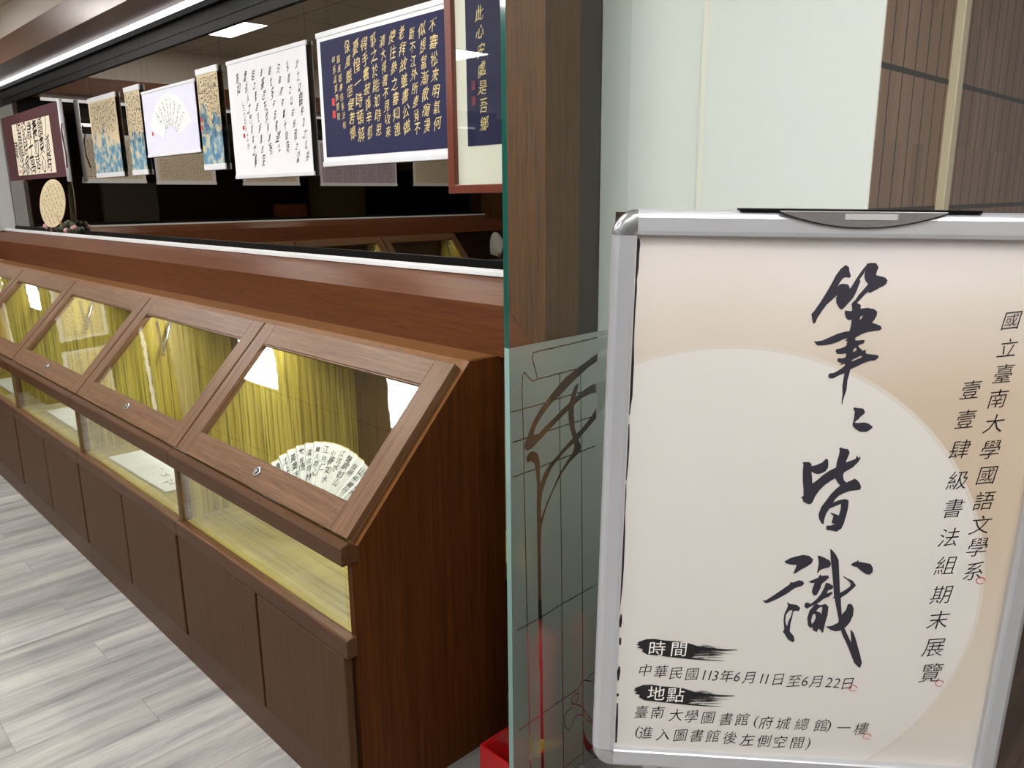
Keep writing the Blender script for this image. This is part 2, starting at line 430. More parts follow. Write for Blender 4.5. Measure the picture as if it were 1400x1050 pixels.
# ---------------------------------------------------------------- builders
class MB:
    def __init__(s):
        s.v = []; s.f = []; s.m = []; s.sm = []
    def add(s, vs, fs, mi=0, smooth=False):
        o = len(s.v)
        s.v += [tuple(p) for p in vs]
        for f in fs:
            s.f.append([i + o for i in f]); s.m.append(mi); s.sm.append(smooth)
        return s
    def box(s, x0, x1, y0, y1, z0, z1, mi=0):
        x0, x1 = sorted((x0, x1)); y0, y1 = sorted((y0, y1)); z0, z1 = sorted((z0, z1))
        vs = [(x0, y0, z0), (x1, y0, z0), (x1, y1, z0), (x0, y1, z0), (x0, y0, z1), (x1, y0, z1), (x1, y1, z1), (x0, y1, z1)]
        return s.add(vs, [(0, 3, 2, 1), (4, 5, 6, 7), (0, 1, 5, 4), (1, 2, 6, 5), (2, 3, 7, 6), (3, 0, 4, 7)], mi)
    def prism(s, prof, a0, a1, axis='X', mi=0, smooth=False):
        """prof: list of (p,q); axis X -> (a,p,q), Y -> (p,a,q), Z -> (p,q,a)"""
        def P(a, p, q): return {'X': (a, p, q), 'Y': (p, a, q), 'Z': (p, q, a)}[axis]
        n = len(prof)
        vs = [P(a0, *p) for p in prof] + [P(a1, *p) for p in prof]
        s.add(vs, [[i, (i + 1) % n, n + (i + 1) % n, n + i] for i in range(n)], mi, smooth)
        s.add(vs, [list(range(n)), list(range(2 * n - 1, n - 1, -1))], mi)
        return s
    def hexa(s, a, b, mi=0):
        """two quads a (4 pts) and b (4 pts) joined"""
        return s.add(list(a) + list(b), [(3, 2, 1, 0), (4, 5, 6, 7), (0, 1, 5, 4), (1, 2, 6, 5), (2, 3, 7, 6), (3, 0, 4, 7)], mi)
    def tube(s, pts, r, n=8, mi=0, caps=True):
        pts = [Vector(p) for p in pts]
        R = r if isinstance(r, (list, tuple)) else [r] * len(pts)
        rings = []
        up = Vector((0, 0, 1))
        for i, p in enumerate(pts):
            t = (pts[min(i + 1, len(pts) - 1)] - pts[max(i - 1, 0)]).normalized()
            a = t.cross(up)
            if a.length < 1e-3: a = t.cross(Vector((1, 0, 0)))
            a.normalize(); bb = t.cross(a).normalized()
            rings.append([p + R[i] * (math.cos(2 * PI * k / n) * a + math.sin(2 * PI * k / n) * bb) for k in range(n)])
        vs = [v for rg in rings for v in rg]
        fs = [[i * n + k, i * n + (k + 1) % n, (i + 1) * n + (k + 1) % n, (i + 1) * n + k] for i in range(len(pts) - 1) for k in range(n)]
        s.add(vs, fs, mi, True)
        if caps: s.add(vs, [list(range(n))[::-1], list(range((len(pts) - 1) * n, len(pts) * n))], mi)
        return s
    def lathe(s, prof, c, n=24, mi=0):
        """prof: (r,z) list, about the vertical through c"""
        vs = []; fs = []
        for r, z in prof:
            for k in range(n):
                vs.append((c[0] + r * math.cos(2 * PI * k / n), c[1] + r * math.sin(2 * PI * k / n), c[2] + z))
        for i in range(len(prof) - 1):
            for k in range(n):
                fs.append([i * n + k, i * n + (k + 1) % n, (i + 1) * n + (k + 1) % n, (i + 1) * n + k])
        return s.add(vs, fs, mi, True)
    def poly(s, loops, fn, mi=0):
        """2-D loops (outer + holes) tessellated and mapped by fn(u,v)->xyz"""
        vl = [[Vector((p[0], p[1], 0)) for p in lp] for lp in loops]
        flat = [p for lp in loops for p in lp]
        tri = tessellate_polygon(vl)
        return s.add([fn(p[0], p[1]) for p in flat], [list(t) for t in tri], mi)
    def build(s, name, mats, parent=None, bevel=0.0, seg=2, recalc=True, loc=None):
        me = bpy.data.meshes.new(name)
        me.from_pydata([tuple(v) for v in s.v], [], s.f)
        if not isinstance(mats, (list, tuple)): mats = [mats]
        for m in mats: me.materials.append(m)
        me.polygons.foreach_set('material_index', s.m)
        me.polygons.foreach_set('use_smooth', s.sm)
        if recalc:
            bm = bmesh.new(); bm.from_mesh(me)
            bmesh.ops.remove_doubles(bm, verts=bm.verts, dist=1e-6)
            bmesh.ops.recalc_face_normals(bm, faces=bm.faces)
            bm.to_mesh(me); bm.free()
        me.update()
        o = bpy.data.objects.new(name, me)
        COL.objects.link(o)
        if parent is not None: o.parent = parent
        if loc is not None: o.location = loc
        if bevel:
            b = o.modifiers.new('bevel', 'BEVEL'); b.width = bevel; b.segments = seg; b.limit_method = 'ANGLE'; b.angle_limit = rad(40)
        return o

def thing(name, label, cat, loc=(0, 0, 0), rz=0.0, group=None):
    o = bpy.data.objects.new(name, None)
    o.empty_display_size = 0.1
    COL.objects.link(o)
    o.location = loc; o.rotation_euler = (0, 0, rz)
    return tag(o, label, cat, group)
def tag(o, label, cat, group=None):
    o['label'] = label; o['category'] = cat
    if group: o['group'] = group
    return o
def struct(o):
    o['kind'] = 'structure'
    return o
def dup(root, loc, rz, label, group=None):
    r = root.copy(); COL.objects.link(r)
    r.location = loc; r.rotation_euler = (0, 0, rz); r['label'] = label
    if group: r['group'] = group
    def kids(a, b):
        for ch in list(a.children):
            c = ch.copy(); COL.objects.link(c); c.parent = b
            kids(ch, c)
    kids(root, r)
    return r

# glyph outlines (Blender's built-in font) as 2-D triangles around the centre of the em box
_G = {}
_cu = bpy.data.curves.new('glyph', 'FONT'); _cu.resolution_u = 2
_go = bpy.data.objects.new('glyph', _cu); COL.objects.link(_go)
def glyph(c, wgt=0.0):
    key = (c, wgt)
    if key not in _G:
        _cu.body = c; _cu.offset = wgt
        dg = bpy.context.evaluated_depsgraph_get(); dg.update()
        me = bpy.data.meshes.new_from_object(_go.evaluated_get(dg))
        xs = [v.co.x for v in me.vertices]; ys = [v.co.y for v in me.vertices]
        cx, cy = (0.5, 0.355) if ord(c) > 0x2e80 else ((min(xs) + max(xs)) / 2, (min(ys) + max(ys)) / 2)
        _G[key] = ([(v.co.x - cx, v.co.y - cy) for v in me.vertices], [list(p.vertices) for p in me.polygons])
        bpy.data.meshes.remove(me)
    return _G[key]
def put(mb, c, u, v, size, fn, mi=0, rot=0.0, slant=0.0, rise=0.0, sx=1.0, wgt=0.0, wob=0.0, ph=0.0):
    pts, fs = glyph(c, wgt)
    cr, sr = math.cos(rot), math.sin(rot)
    vs = []
    for x, y in pts:
        if wob:
            x, y = x + wob * math.sin(5.3 * y + ph) + .4 * wob * math.sin(11 * x + 2 * ph), y + wob * math.sin(4.7 * x + 1.7 * ph) + .4 * wob * math.sin(12 * y + ph)
        x2 = (x * sx + slant * y) * size; y2 = (y + rise * x) * size
        vs.append(fn(u + cr * x2 - sr * y2, v + sr * x2 + cr * y2))
    mb.add(vs, fs, mi)
def brush(mb, pts, fn, mi=0):
    """pts: (u,v,halfwidth); a tapering brush stroke"""
    L = []; R = []
    for i, (u, v, w) in enumerate(pts):
        a = pts[max(i - 1, 0)]; b = pts[min(i + 1, len(pts) - 1)]
        tx, ty = b[0] - a[0], b[1] - a[1]
        l = math.hypot(tx, ty) or 1
        L.append((u - ty / l * w, v + tx / l * w)); R.append((u + ty / l * w, v - tx / l * w))
    n = len(pts)
    mb.add([fn(*p) for p in L + R], [[i, i + 1, n + i + 1, n + i] for i in range(n - 1)], mi)
def scribble(mb, u, v, size, fn, rnd, mi=0, k=4):
    """a small handwritten character too small to read: a few brush strokes"""
    for _ in range(k):
        a = (rnd.uniform(-.4, .3), rnd.uniform(-.4, .4))
        if rnd.random() < .6: b = (a[0] + rnd.uniform(.25, .6), a[1] + rnd.uniform(-.05, .2))
        else: b = (a[0] + rnd.uniform(-.25, .2), a[1] - rnd.uniform(.3, .6))
        w = size * rnd.uniform(.04, .075)
        m = ((a[0] + b[0]) / 2 + rnd.uniform(-.06, .06), (a[1] + b[1]) / 2 + rnd.uniform(-.06, .06))
        brush(mb, [(u + a[0] * size, v + a[1] * size, w * .6), (u + m[0] * size, v + m[1] * size, w), (u + b[0] * size, v + b[1] * size, w * .4)], fn, mi)

BH = 1.4760
# ================================================================ the room
m = MB().box(-7.4, 3.2, -13.5, 1.56, -0.1, 0.0); struct(m.build('floor', MT['floor']))
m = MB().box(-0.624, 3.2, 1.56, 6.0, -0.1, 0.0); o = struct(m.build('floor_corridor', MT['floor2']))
m = MB().box(-7.5, 3.3, -13.5, 6.0, 2.75, 2.85); struct(m.build('ceiling', MT['ceiling']))
# wall behind the cases: below the mirror window, above it
m = MB().box(-7.5, -1.30, 1.62, 1.72, 0.0, 2.75); struct(m.build('wall_back', MT['cream_wall']))
m = MB().box(-7.3, -1.29, 1.54, 1.62, 2.33, 2.75); struct(m.build('wall_upper', MT['cream_wall']))
m = MB().box(-7.6, -7.38, -13.5, 1.72, 0.0, 2.75); struct(m.build('wall_left', MT['cream_wall']))
m = MB().box(-7.38, -7.28, -13.5, 1.5, 2.40, 2.75); struct(m.build('wall_left_upper', MT['cream_wall']))
m = MB().box(-7.38, -7.2, -13.5, -3.62, 0.0, 2.40); struct(m.build('wall_left_end', MT['darkwood']))
m = MB().box(3.2, 3.3, -13.5, 1.0, 0.0, 2.75); struct(m.build('wall_right', MT['beige_wall']))
m = MB().box(3.2, 3.3, 1.0, 6.0, 0.0, 2.75); struct(m.build('wall_dark_unseen', MT['darkwood']))  # added out of view, dark to weaken reflections in the glass partition
m = MB().box(-1.285, -0.9975, 1.556, 1.72, 0.0, 2.75); struct(m.build('wall_front', MT['white_wall']))
m = MB().box(-0.9975, -0.625, 1.548, 1.72, 0.0, 2.75).build('wall_pillar', MT['white_wall'], bevel=0.003); struct(m)
m = MB().box(-1.004, -0.991, 1.5475, 1.556, 0.0, 2.75).build('trim_1', plain('cream_caulk', srgb(214, 216, 202), 0.6)); struct(m)
m = MB().box(-0.72, -0.624, 1.72, 6.0, 0.0, 2.75).box(-0.6255, -0.624, 1.548, 1.72, 0, 2.75); struct(m.build('wall_tiled', MT['tile']))
m = MB().box(-0.640, -0.606, 1.902, 1.936, 0.0, 2.75).build('trim_2', plain('cream_strip', srgb(206, 198, 168), 0.5), bevel=0.003); struct(m)

# oak frame round the mirror window: mitred sill, head and upright
def beam_profile(face, d0):
    return face, d0
def sill(z0, z1, zr, mat, name):
    pass
m = MB()
m.prism([(1.36, 1.10), (1.36, 1.232), (1.50, 1.288), (1.62, 1.288), (1.62, 1.10)], -7.10, -1.42, 'X')
# mitred end against the upright
m.hexa([(-1.42, 1.36, 1.10), (-1.285, 1.36, 1.10), (-1.285, 1.48, 1.10), (-1.42, 1.48, 1.10)],
       [(-1.42, 1.36, 1.232), (-1.4199, 1.36, 1.232), (-1.4199, 1.48, 1.232), (-1.42, 1.48, 1.232)])
struct(m.build('trim_3', MT['trim_x'], bevel=0.0015))
m = MB().prism([(1.36, 2.45), (1.36, 2.316), (1.50, 2.290), (1.54, 2.290), (1.54, 2.45)], -7.10, -1.285, 'X')
struct(m.build('trim_4', MT['trim_h'], bevel=0.0015))
m = MB()
m.hexa([(-1.4195, 1.36, 1.234), (-1.285, 1.36, 1.101), (-1.285, 1.478, 1.101), (-1.4195, 1.478, 1.234)],
       [(-1.4195, 1.36, 2.316), (-1.285, 1.36, 2.45), (-1.285, 1.478, 2.45), (-1.4195, 1.478, 2.316)])
m.box(-1.4195, -1.285, 1.378, 1.478, 0.0, 1.099)
m.box(-1.4195, -1.285, 1.36, 1.478, 2.4505, 2.75)
struct(m.build('trim_5', MT['trim_z'], bevel=0.001))
m = MB().box(-1.40, -1.2875, 1.478, 1.556, 0.0, 2.75); struct(m.build('trim_6', MT['grayply']))
# left wall's own oak frame (seen in the mirror)
m = MB().prism([(-7.10, 1.10), (-7.10, 1.232), (-7.24, 1.288), (-7.38, 1.288), (-7.38, 1.10)], 1.36, -3.62, 'Y')
struct(m.build('trim_7', MT['trim_y']))
m = MB().prism([(-7.10, 2.45), (-7.10, 2.316), (-7.24, 2.290), (-7.28, 2.290), (-7.28, 2.45)], 1.36, -3.62, 'Y')
struct(m.build('trim_8', MT['trim_y']))
m = MB().box(-7.38, -7.10, -3.62, -3.47, 1.232, 2.316); struct(m.build('trim_9', MT['trim_z']))
m = MB().box(-7.38, -7.20, -3.62, 1.36, 0.0, 1.10); struct(m.build('baseboard_left', MT['darkwood']))

# the smoked mirror windows
w1 = struct(MB().box(-7.12, -1.40, 1.560, 1.572, 1.285, 2.33).build('window_1', MT['mirror']))
m = MB().box(-7.1, -1.40, 1.488, 1.512, 1.286, 1.300).box(-7.1, -1.40, 1.490, 1.494, 1.300, 1.3055)
m.build('bottom_track', MT['white'], w1, bevel=0.001)
m = MB().box(-7.1, -1.40, 1.551, 1.5598, 1.288, 1.322).box(-7.1, -1.40, 1.549, 1.5598, 2.168, 2.292).box(-7.1, -1.40, 1.53, 1.5598, 2.26, 2.292)
m.box(-7.1, -1.40, 1.5455, 1.5598, 2.205, 2.212)
m.build('window_frame', MT['black'], w1)
m = MB().box(-7.12, -6.965, 1.47, 1.5598, 1.288, 2.292).build('window_jamb', MT['jamb'], w1, bevel=0.004)
w2 = struct(MB().box(-7.312, -7.300, -3.47, 1.36, 1.285, 2.33).build('window_2', MT['mirror']))
MB().box(-7.252, -7.232, -3.47, 1.36, 1.286, 1.300).build('bottom_track', MT['white'], w2)
MB().box(-7.2998, -7.291, -3.47, 1.36, 1.288, 1.322).box(-7.2998, -7.291, -3.47, 1.36, 2.168, 2.292).build('window_frame', MT['black'], w2)

# light strips under the two head beams
o = MB().box(-6.98, -1.43, 1.487, 1.513, 2.273, 2.2895).build('light_strip', MT['strip'], bevel=0.002)
tag(o, 'thin white light strip running along the head of the dark mirror window', 'light')
o = MB().box(-7.253, -7.227, -3.4, 1.2, 2.268, 2.2895).build('light_strip', MT['strip'])
tag(o, 'light strip along the head of the left wall window, seen only in the mirror', 'light')

# ceiling lamps
def ceiling_light(x, y, label, r=0):
    t = thing('ceiling_light', label, 'ceiling light', (x, y, 2.75), 0, 'square ceiling panel lights')
    MB().box(-.3, .3, -.3, .3, -.006, -.001).build('diffuser', MT['panel'], t)
    f = MB()
    for a in ((-.315, .315, -.315, -.3), (-.315, .315, .3, .315), (-.315, -.3, -.3, .3), (.3, .315, -.3, .3)):
        f.box(a[0], a[1], a[2], a[3], -.012, -.0005)
    f.build('frame', MT['white'], t)
    return t
LAMPS = [(-6.03, .33, 'square ceiling panel light over the far display cases, mirrored in the dark window'),
         (-3.90, .34, 'square panel light in the ceiling over the nearer display cases'),
         (-1.85, .34, 'square panel light in the ceiling above the nearest display case'),
         (-5.85, -1.8, 'square panel light in the ceiling of the second row, furthest left'),
         (-3.84, -1.8, 'square panel light in the ceiling of the second row, second from left'),
         (-1.83, -1.8, 'square panel light in the ceiling of the second row, behind the viewer'),
         (0.4, -1.4, 'square panel light in the ceiling of the second row, right of the viewer'),
         (0.2, .34, 'added unseen ceiling panel light above the stand, brightening the poster'),  # added out of view to brighten the poster
         (1.6, 0.6, 'square panel light in the ceiling right of the poster stand'),
         (-3.84, -5.0, 'square panel light in the ceiling deep behind the viewer, left one'),
         (0.4, -5.0, 'square panel light in the ceiling deep behind the viewer, right one')]
for a in LAMPS: ceiling_light(*a)

# the far side of the hall, visible only as a double reflection
o = MB().box(2.94, 3.09, -3.5, -2.42, 0.9, 1.85).build('grey_cabinet', MT['greypanel']); tag(o, 'grey glazed wall cabinet on the far side of the hall, behind the viewer', 'cabinet')
o = MB().box(3.1, 3.2, -12.9, -8.9, 0.0, 2.2).build('dark_doorway', MT['black']); struct(o)
o = MB().box(3.1, 3.2, -6.0, -0.5, 0.0, 2.4).build('dark_panelling', MT['darkwood']); struct(o)
t = thing('bookcase', 'dark bookcase of orange books on the far side of the hall, behind the viewer', 'bookcase', (2.95, -6.5, 0))
MB().box(-.2, .2, -.5, -.46, 0, 2.1).box(-.2, .2, .46, .5, 0, 2.1).box(-.2, .2, -.46, .46, 1.0, 1.03).box(-.2, .2, -.46, .46, 1.9, 1.93).box(.16, .2, -.46, .46, 0, 2.1).build('case', MT['darkwood'], t)
bk = None
for k in range(9):
    if bk is None:
        bk = MB().box(-.12, .12, -.045, .045, 0, .34).build('book', MT['bookorange'], bevel=.002)
        b_ = bk
    else:
        b_ = bk.copy(); COL.objects.link(b_)
    b_.location = (2.92, -6.9 + .1 * k, 1.031)
    tag(b_, 'orange book on the dark bookcase across the hall, seen only as a reflection', 'book', 'orange books on the bookcase')

# ================================================================ the display cases
TL = rad(46.8)
ly0, lz0 = 0.029, 0.745                      # lower front edge of the lid's top face (local y, z)
ud = (math.cos(TL), math.sin(TL))            # up the slope
un = (-math.sin(TL), math.cos(TL))           # out of the slope
LL = 0.489
def sl(x, s, n):                             # point on the lid: x, distance up the slope, height over its top face
    return (x, ly0 + ud[0] * s + un[0] * n, lz0 + ud[1] * s + un[1] * n)
def sbox(mb, x0, x1, s0, s1, n0, n1, mi=0):
    mb.hexa([sl(x0, s0, n0), sl(x1, s0, n0), sl(x1, s1, n0), sl(x0, s1, n0)],
            [sl(x0, s0, n1), sl(x1, s0, n1), sl(x1, s1, n1), sl(x0, s1, n1)], mi)

def display_case(name, label, Wd, loc, rz, end=False, group='sloping-lid display cases', doors=(0.5,), stay=True):
    t = thing(name, label, 'display case', loc, rz, group)
    x0, x1 = -Wd + 0.0006, -0.0006 if not end else 0.0
    xr = -0.020 if end else 0.0
    # carcass: plinth, floor of the display, cap board, backs and partitions
    m = MB().box(x0, xr, 0.022, 0.70, 0.097, 0.455)
    MB().box(x0, xr + (0.02 if end else 0), 0.006, 0.0215, 0.0, 0.096).build('plinth', MT['rail'], t, bevel=.001)
    m.box(x0, xr, 0.03, 0.48, 0.0, 0.097)
    m.build('base', MT['recess'], t, bevel=0.001)
    m = MB().prism([(0.362, 1.062), (0.408, 1.102), (0.4985, 1.102), (0.4985, 1.075), (0.372, 1.05)], x0, xr, 'X')
    m.prism([(0.4985, 1.098), (0.70, 1.098), (0.70, 1.085), (0.4985, 1.085)], x0, xr, 'X')
    m.build('top_board', MT['edge'], t, bevel=0.001)
    MB().box(x0 + .012, xr - .001, 0.03, 0.69, 0.4555, 0.5055).build('display_floor', MT['innerf'], t)
    MB().box(x0 + .012, xr - .001, 0.688, 0.70, 0.506, 1.084).build('back_board', MT['innerb'], t)
    pf = [(0.05, 0.5055), (0.05, 0.70), (0.37, 1.045), (0.687, 1.08), (0.687, 0.5055)]
    MB().prism(pf, x0 + 0.0, x0 + 0.0115, 'X').build('partition', MT['inner'], t)
    MB().box(x0, x0 + .0205, 0.016, 0.0498, 0.5055, 0.70).build('glass_post', MT['innerb'], t, bevel=0.001)
    # rails
    MB().prism([(0.001, 0.4565), (0.001, 0.5005), (0.006, 0.5055), (0.0295, 0.5055), (0.0295, 0.4565)], x0, x1 + (0.006 if end else 0), 'X').build('lower_rail', MT['rail'], t, bevel=0.002)
    MB().prism([(0.001, 0.690), (0.001, 0.733), (0.005, 0.738), (0.021, 0.7425), (0.027, 0.741), (0.047, 0.728), (0.047, 0.69)], x0, x1 + (0.006 if end else 0), 'X').build('upper_rail', MT['rail'], t, bevel=0.0025)
    MB().box(x0 + .021, xr - .001, 0.022, 0.027, 0.5057, 0.69).build('front_glass', MT['glass'], t)
    if end:
        pr = [(0.030, 0.0), (0.030, 0.705), (0.047, 0.7235), (0.400, 1.1025), (0.516, 1.1025), (0.516, 0.0)]
        MB().prism(pr, -0.0195, 0.0, 'X').build('end_panel', MT['side'], t, bevel=0.001)
        MB().prism([(0.0475, 0.7250), (0.400, 1.1038), (0.400, 1.1030), (0.0475, 0.7242)], -0.0195, -0.0002, 'X').build('end_panel_edge', MT['edge'], t)
    # doors
    cuts = [0.0] + list(doors) + [1.0]
    for i in range(len(cuts) - 1):
        a = x1 - .004 - (Wd - .006) * cuts[i]; b = x1 - .004 - (Wd - .006) * cuts[i + 1]
        MB().box(b + .006, a - .006, 0.0, 0.0215, 0.1, 0.4545).build('door', MT['door'], t, bevel=0.003)
    # lid
    g = 0.0042; xa, xb = x0 + g, x1 - (0.014 if end else g)
    sw = 0.073; b0 = 0.074; b1 = LL - 0.075
    lid = MB()
    for (p, q) in ((xa, xa + sw), (xb - sw, xb)): sbox(lid, p, q, 0, LL, -0.025, 0, 1)
    for (p, q) in ((0, b0), (b1, LL)): sbox(lid, xa + sw + .0004, xb - sw - .0004, p, q, -0.025, 0, 0)
    lid = lid.build('lid', [MT['lid_x'], MT['lid_s']], t, bevel=0.0015)
    gp = MB(); sbox(gp, xa + sw + .0005, xb - sw - .0005, b0 + .0005, b1 - .0005, -0.012, -0.008)
    gp.build('glass_pane', MT['lidglass'], lid)
    bd_ = MB()
    for (p, q, r, s_) in ((xa + sw, xb - sw, b0, b0 + .004), (xa + sw, xb - sw, b1 - .004, b1), (xa + sw, xa + sw + .004, b0, b1), (xb - sw - .004, xb - sw, b0, b1)):
        sbox(bd_, p, q, r, s_, -0.0078, -0.003)
    bd_.build('glazing_bead', MT['lid_x'], lid)
    # round cam lock in the bottom rail
    c = Vector(sl((xa + xb) / 2 + 0.0, 0.045, 0)); nrm = Vector((0, un[0], un[1]))
    lk = MB().tube([c - nrm * .001, c + nrm * .003, c + nrm * .0045], [.0150, .0150, .0125], 22)
    lk = lk.build('lock', MT['chrome'], lid)
    k = MB().tube([c + nrm * .004, c + nrm * .0062], .0085, 16).build('keyway', MT['black'], lk)
    MB().tube([c + nrm * .0058, c + nrm * .0066], .0068, 14).build('key_plug', MT['chrome'], lk)
    if stay:
        st = MB()
        a = Vector(sl(xa + .12, 0.40, -0.03)); b = Vector((xa + .06, 0.36, 0.86)); cc = Vector((xa + .035, 0.42, 1.0))
        st.hexa([a + Vector((0, 0, 0)), a + Vector((.024, 0, 0)), b + Vector((.024, 0, 0)), b], [v + Vector((0, .004, 0)) for v in (a, a + Vector((.024, 0, 0)), b + Vector((.024, 0, 0)), b)])
        st.tube([b, cc], .006, 10)
        st.build('lid_stay', MT['chrome'], lid)
    # lamp under the upper rail
    lp = MB().tube([(x0 + .06, 0.43, 1.06), (xr - .06, 0.43, 1.06)], .010, 10).build('lamp_tube', MT['tube'], t)
    return t
def case_light(name, x, y, z, w, rz):
    d = bpy.data.lights.new(name, 'AREA'); d.shape = 'RECTANGLE'; d.size = w; d.size_y = 0.03
    d.energy = CASE_W; d.color = (1.0, 0.94, 0.76)
    o = bpy.data.objects.new(name, d); COL.objects.link(o)
    o.location = (x, y, z)
    # under the cap board: shines down and forward
    o.rotation_euler = Euler((rad(-28), 0, rz), 'XYZ')
    return o
E_ = [-1.449, -2.434, -3.438, -4.445, -5.452, -6.459]
LBL = ['nearest sloping-lid display case, dark end panel, white folding fan standing inside',
       'second sloping-lid display case from the near end, large white sheet lying on its floor',
       'third sloping-lid display case from the near end, small white sheet low inside',
       'fourth sloping-lid display case from the near end, at the left edge of the photo',
       'furthest display case of the row, at the very left edge of the photo']
FY = 0.86
c0 = display_case('display_case', LBL[0], E_[0] - E_[1], (E_[0], FY, 0), 0, end=True, doors=(0.455,), stay=False)
c1 = display_case('display_case', LBL[1], 1.0035, (E_[1], FY, 0), 0)
for k in (2, 3, 4): dup(c1, (E_[k], FY, 0), 0, LBL[k], 'sloping-lid display cases')
for k, (y, lab) in enumerate(((0.265, 'display case along the left wall next to the corner, seen only in the mirror'),
                              (-0.741, 'middle display case along the left wall, seen only in the mirror'),
                              (-1.747, 'end display case along the left wall, lit inside, seen only in the mirror'))):
    dup(c1, (-6.6, y, 0), rad(90), lab, 'sloping-lid display cases')
    case_light('case_lamp_left', -6.6 - 0.42, y - 0.5, 1.045, 0.85, rad(90))
for k in range(5):
    case_light('case_lamp', (E_[k] + E_[k + 1]) / 2, FY + 0.42, 1.045, 0.85, 0)

# folding fan: pleated paper leaf on thin sticks
rnd = random.Random(5)
def folding_fan(name, label, loc, yaw, tilt, ro=0.269, ri=0.131, a0=8, a1=172, n=22, writing=True):
    t = thing(name, label, 'fan', loc, 0)
    t.rotation_euler = Euler((-tilt, 0, yaw), 'XYZ')
    amp = 0.0055
    da = (a1 - a0) / n                    # one pleat = a broad face and a narrow one
    br = 0.66
    def depth(ang):
        f = (ang - a0) / da
        f -= math.floor(f + 1e-9)
        v = f / br if f < br else (1 - f) / (1 - br)
        return -amp * (2 * v - 1)
    def P(ang, r, off=0.0):
        a = rad(ang)
        return (r * math.cos(a), depth(ang) * (0.4 + 0.6 * (r - ri) / (ro - ri)) - off, r * math.sin(a))
    edges = []
    for k in range(n): edges += [(a0 + da * k, a0 + da * (k + br - 1e-5)), (a0 + da * (k + br + 1e-5), a0 + da * (k + 1 - 1e-5))]
    m = MB()
    for q in edges:
        m.add([P(q[0], ri), P(q[1], ri), P(q[1], ro), P(q[0], ro), P(q[0], ri, -.0008), P(q[1], ri, -.0008), P(q[1], ro, -.0008), P(q[0], ro, -.0008)],
              [(0, 1, 2, 3), (7, 6, 5, 4), (3, 2, 6, 7), (0, 4, 5, 1)])
    leaf = m.build('leaf', MT['fanpaper'], t, recalc=False)
    m = MB()
    for q in edges:
        m.add([P(q[0], ro - .0010, .0006), P(q[1], ro - .0010, .0006), P(q[1], ro + .0010, .0006), P(q[0], ro + .0010, .0006)], [(0, 1, 2, 3)])
    m.build('gilt_rim', MT['gilt'], leaf)
    if writing:
        cols = {20: '聽', 19: '空', 18: '風', 17: '憶夢', 16: '江上', 15: '黃葉下', 14: '大有懷', 13: '清夜有林', 12: '無人有心', 11: '江月仁', 10: '引春如水', 9: '江流水', 8: '聲歌如山', 7: '放舟', 6: '山中獨行', 5: '江上木', 4: '古人', 3: '秋風起', 2: '白雲', 1: '草'}
        m = MB()
        for k, s in cols.items():
            ang = a0 + da * (k + br / 2)
            rr = ro - .020 - rnd.uniform(0, .012)
            for c in s:
                size = rnd.uniform(.018, .026)
                pts, fs = glyph(c)
                ph = rnd.uniform(0, 6); vs = []
                for x, y in pts:
                    x, y = x + .05 * math.sin(5 * y + ph), y + .05 * math.sin(5 * x + ph) + .15 * x
                    x2 = (x * .72 + .1 * y) * size; y2 = y * size * 1.1
                    r = rr + y2
                    vs.append(P(ang - math.degrees(x2 / r), r, .0012))
                m.add(vs, fs)
                rr -= size * 1.15
        m.build('ink_writing', MT['inkk'], leaf, recalc=False)
    m = MB()
    for k in range(0, n + 1, 2):
        a = a0 + da * k
        p0 = P(a, 0.004, -.004); p1 = P(a, ri + .01, -.002)
        m.tube([p0, p1], .0022, 6)
    m.build('sticks', MT['bamboo'], t)
    for a in (a0, a1):
        m = MB().tube([P(a, 0.003, .002), P(a, ro * .98, .0)], [.0045, .0035], 8).build('guard_stick', MT['bamboo'], t)
    MB().tube([(0, -.012, 0), (0, .012, 0)], .004, 10).build('pivot', MT['chrome'], t)
    return t
folding_fan('folding_fan', 'open white folding fan with black brush writing inside the nearest display case', (-1.973, 1.07, 0.547), 0.296, 0.477)
t = thing('fan_stand', 'small dark wooden rest under the white folding fan', 'fan stand', (-1.973, 1.07, 0.506), 0.296)
MB().box(-.04, .04, .07, .16, 0, .008).build('foot', MT['darkwood'], t, bevel=.002)
MB().box(-.012, .012, .075, .085, .008, .060).box(-.012, .012, .012, .085, .052, .060).build('cradle', MT['darkwood'], t, bevel=.001)
# plain white fan on a low pedestal at the far end of the left wall
o = MB().box(-7.09, -6.75, -3.75, -3.1, 0.0, 0.765).build('pedestal', MT['greypanel']); tag(o, 'grey pedestal at the end of the left wall, seen only in the mirror', 'pedestal')
folding_fan('folding_fan', 'plain white fan standing on a grey pedestal, seen only in the mirror', (-6.93, -3.42, 0.795), rad(62), 0.2, 0.30, 0.06, 12, 150, 20, False)

# sheets lying on the floor of the cases
def shelf_sheet(label, pts, wr):
    z = 0.507
    m = MB().hexa([(x, y, z) for x, y in pts], [(x, y, z + .006) for x, y in pts])
    o = m.build('display_sheet', MT['doc'], bevel=.0015); tag(o, label, 'sheet of paper')
    mb = MB()
    for (c, x, y, s, r) in wr: put(mb, c, x, y, s, lambda u, v: (u, v, z + .0068), 0, r)
    if wr: mb.build('ink_writing', MT['inkk'], o)
    return o
shelf_sheet('large white sheet with black and red writing lying in the second display case', [(-3.25, .925), (-2.70, .935), (-2.70, 1.30), (-3.25, 1.30)],
            [('江', -2.78, .985, .055, -1.2), ('山', -2.80, 1.045, .045, -1.2), ('月', -2.87, 1.0, .035, -1.2), ('明', -2.77, 1.07, .03, -1.2), ('風', -2.88, 1.05, .02, -1.2), ('清', -2.95, 1.02, .016, -1.2)])
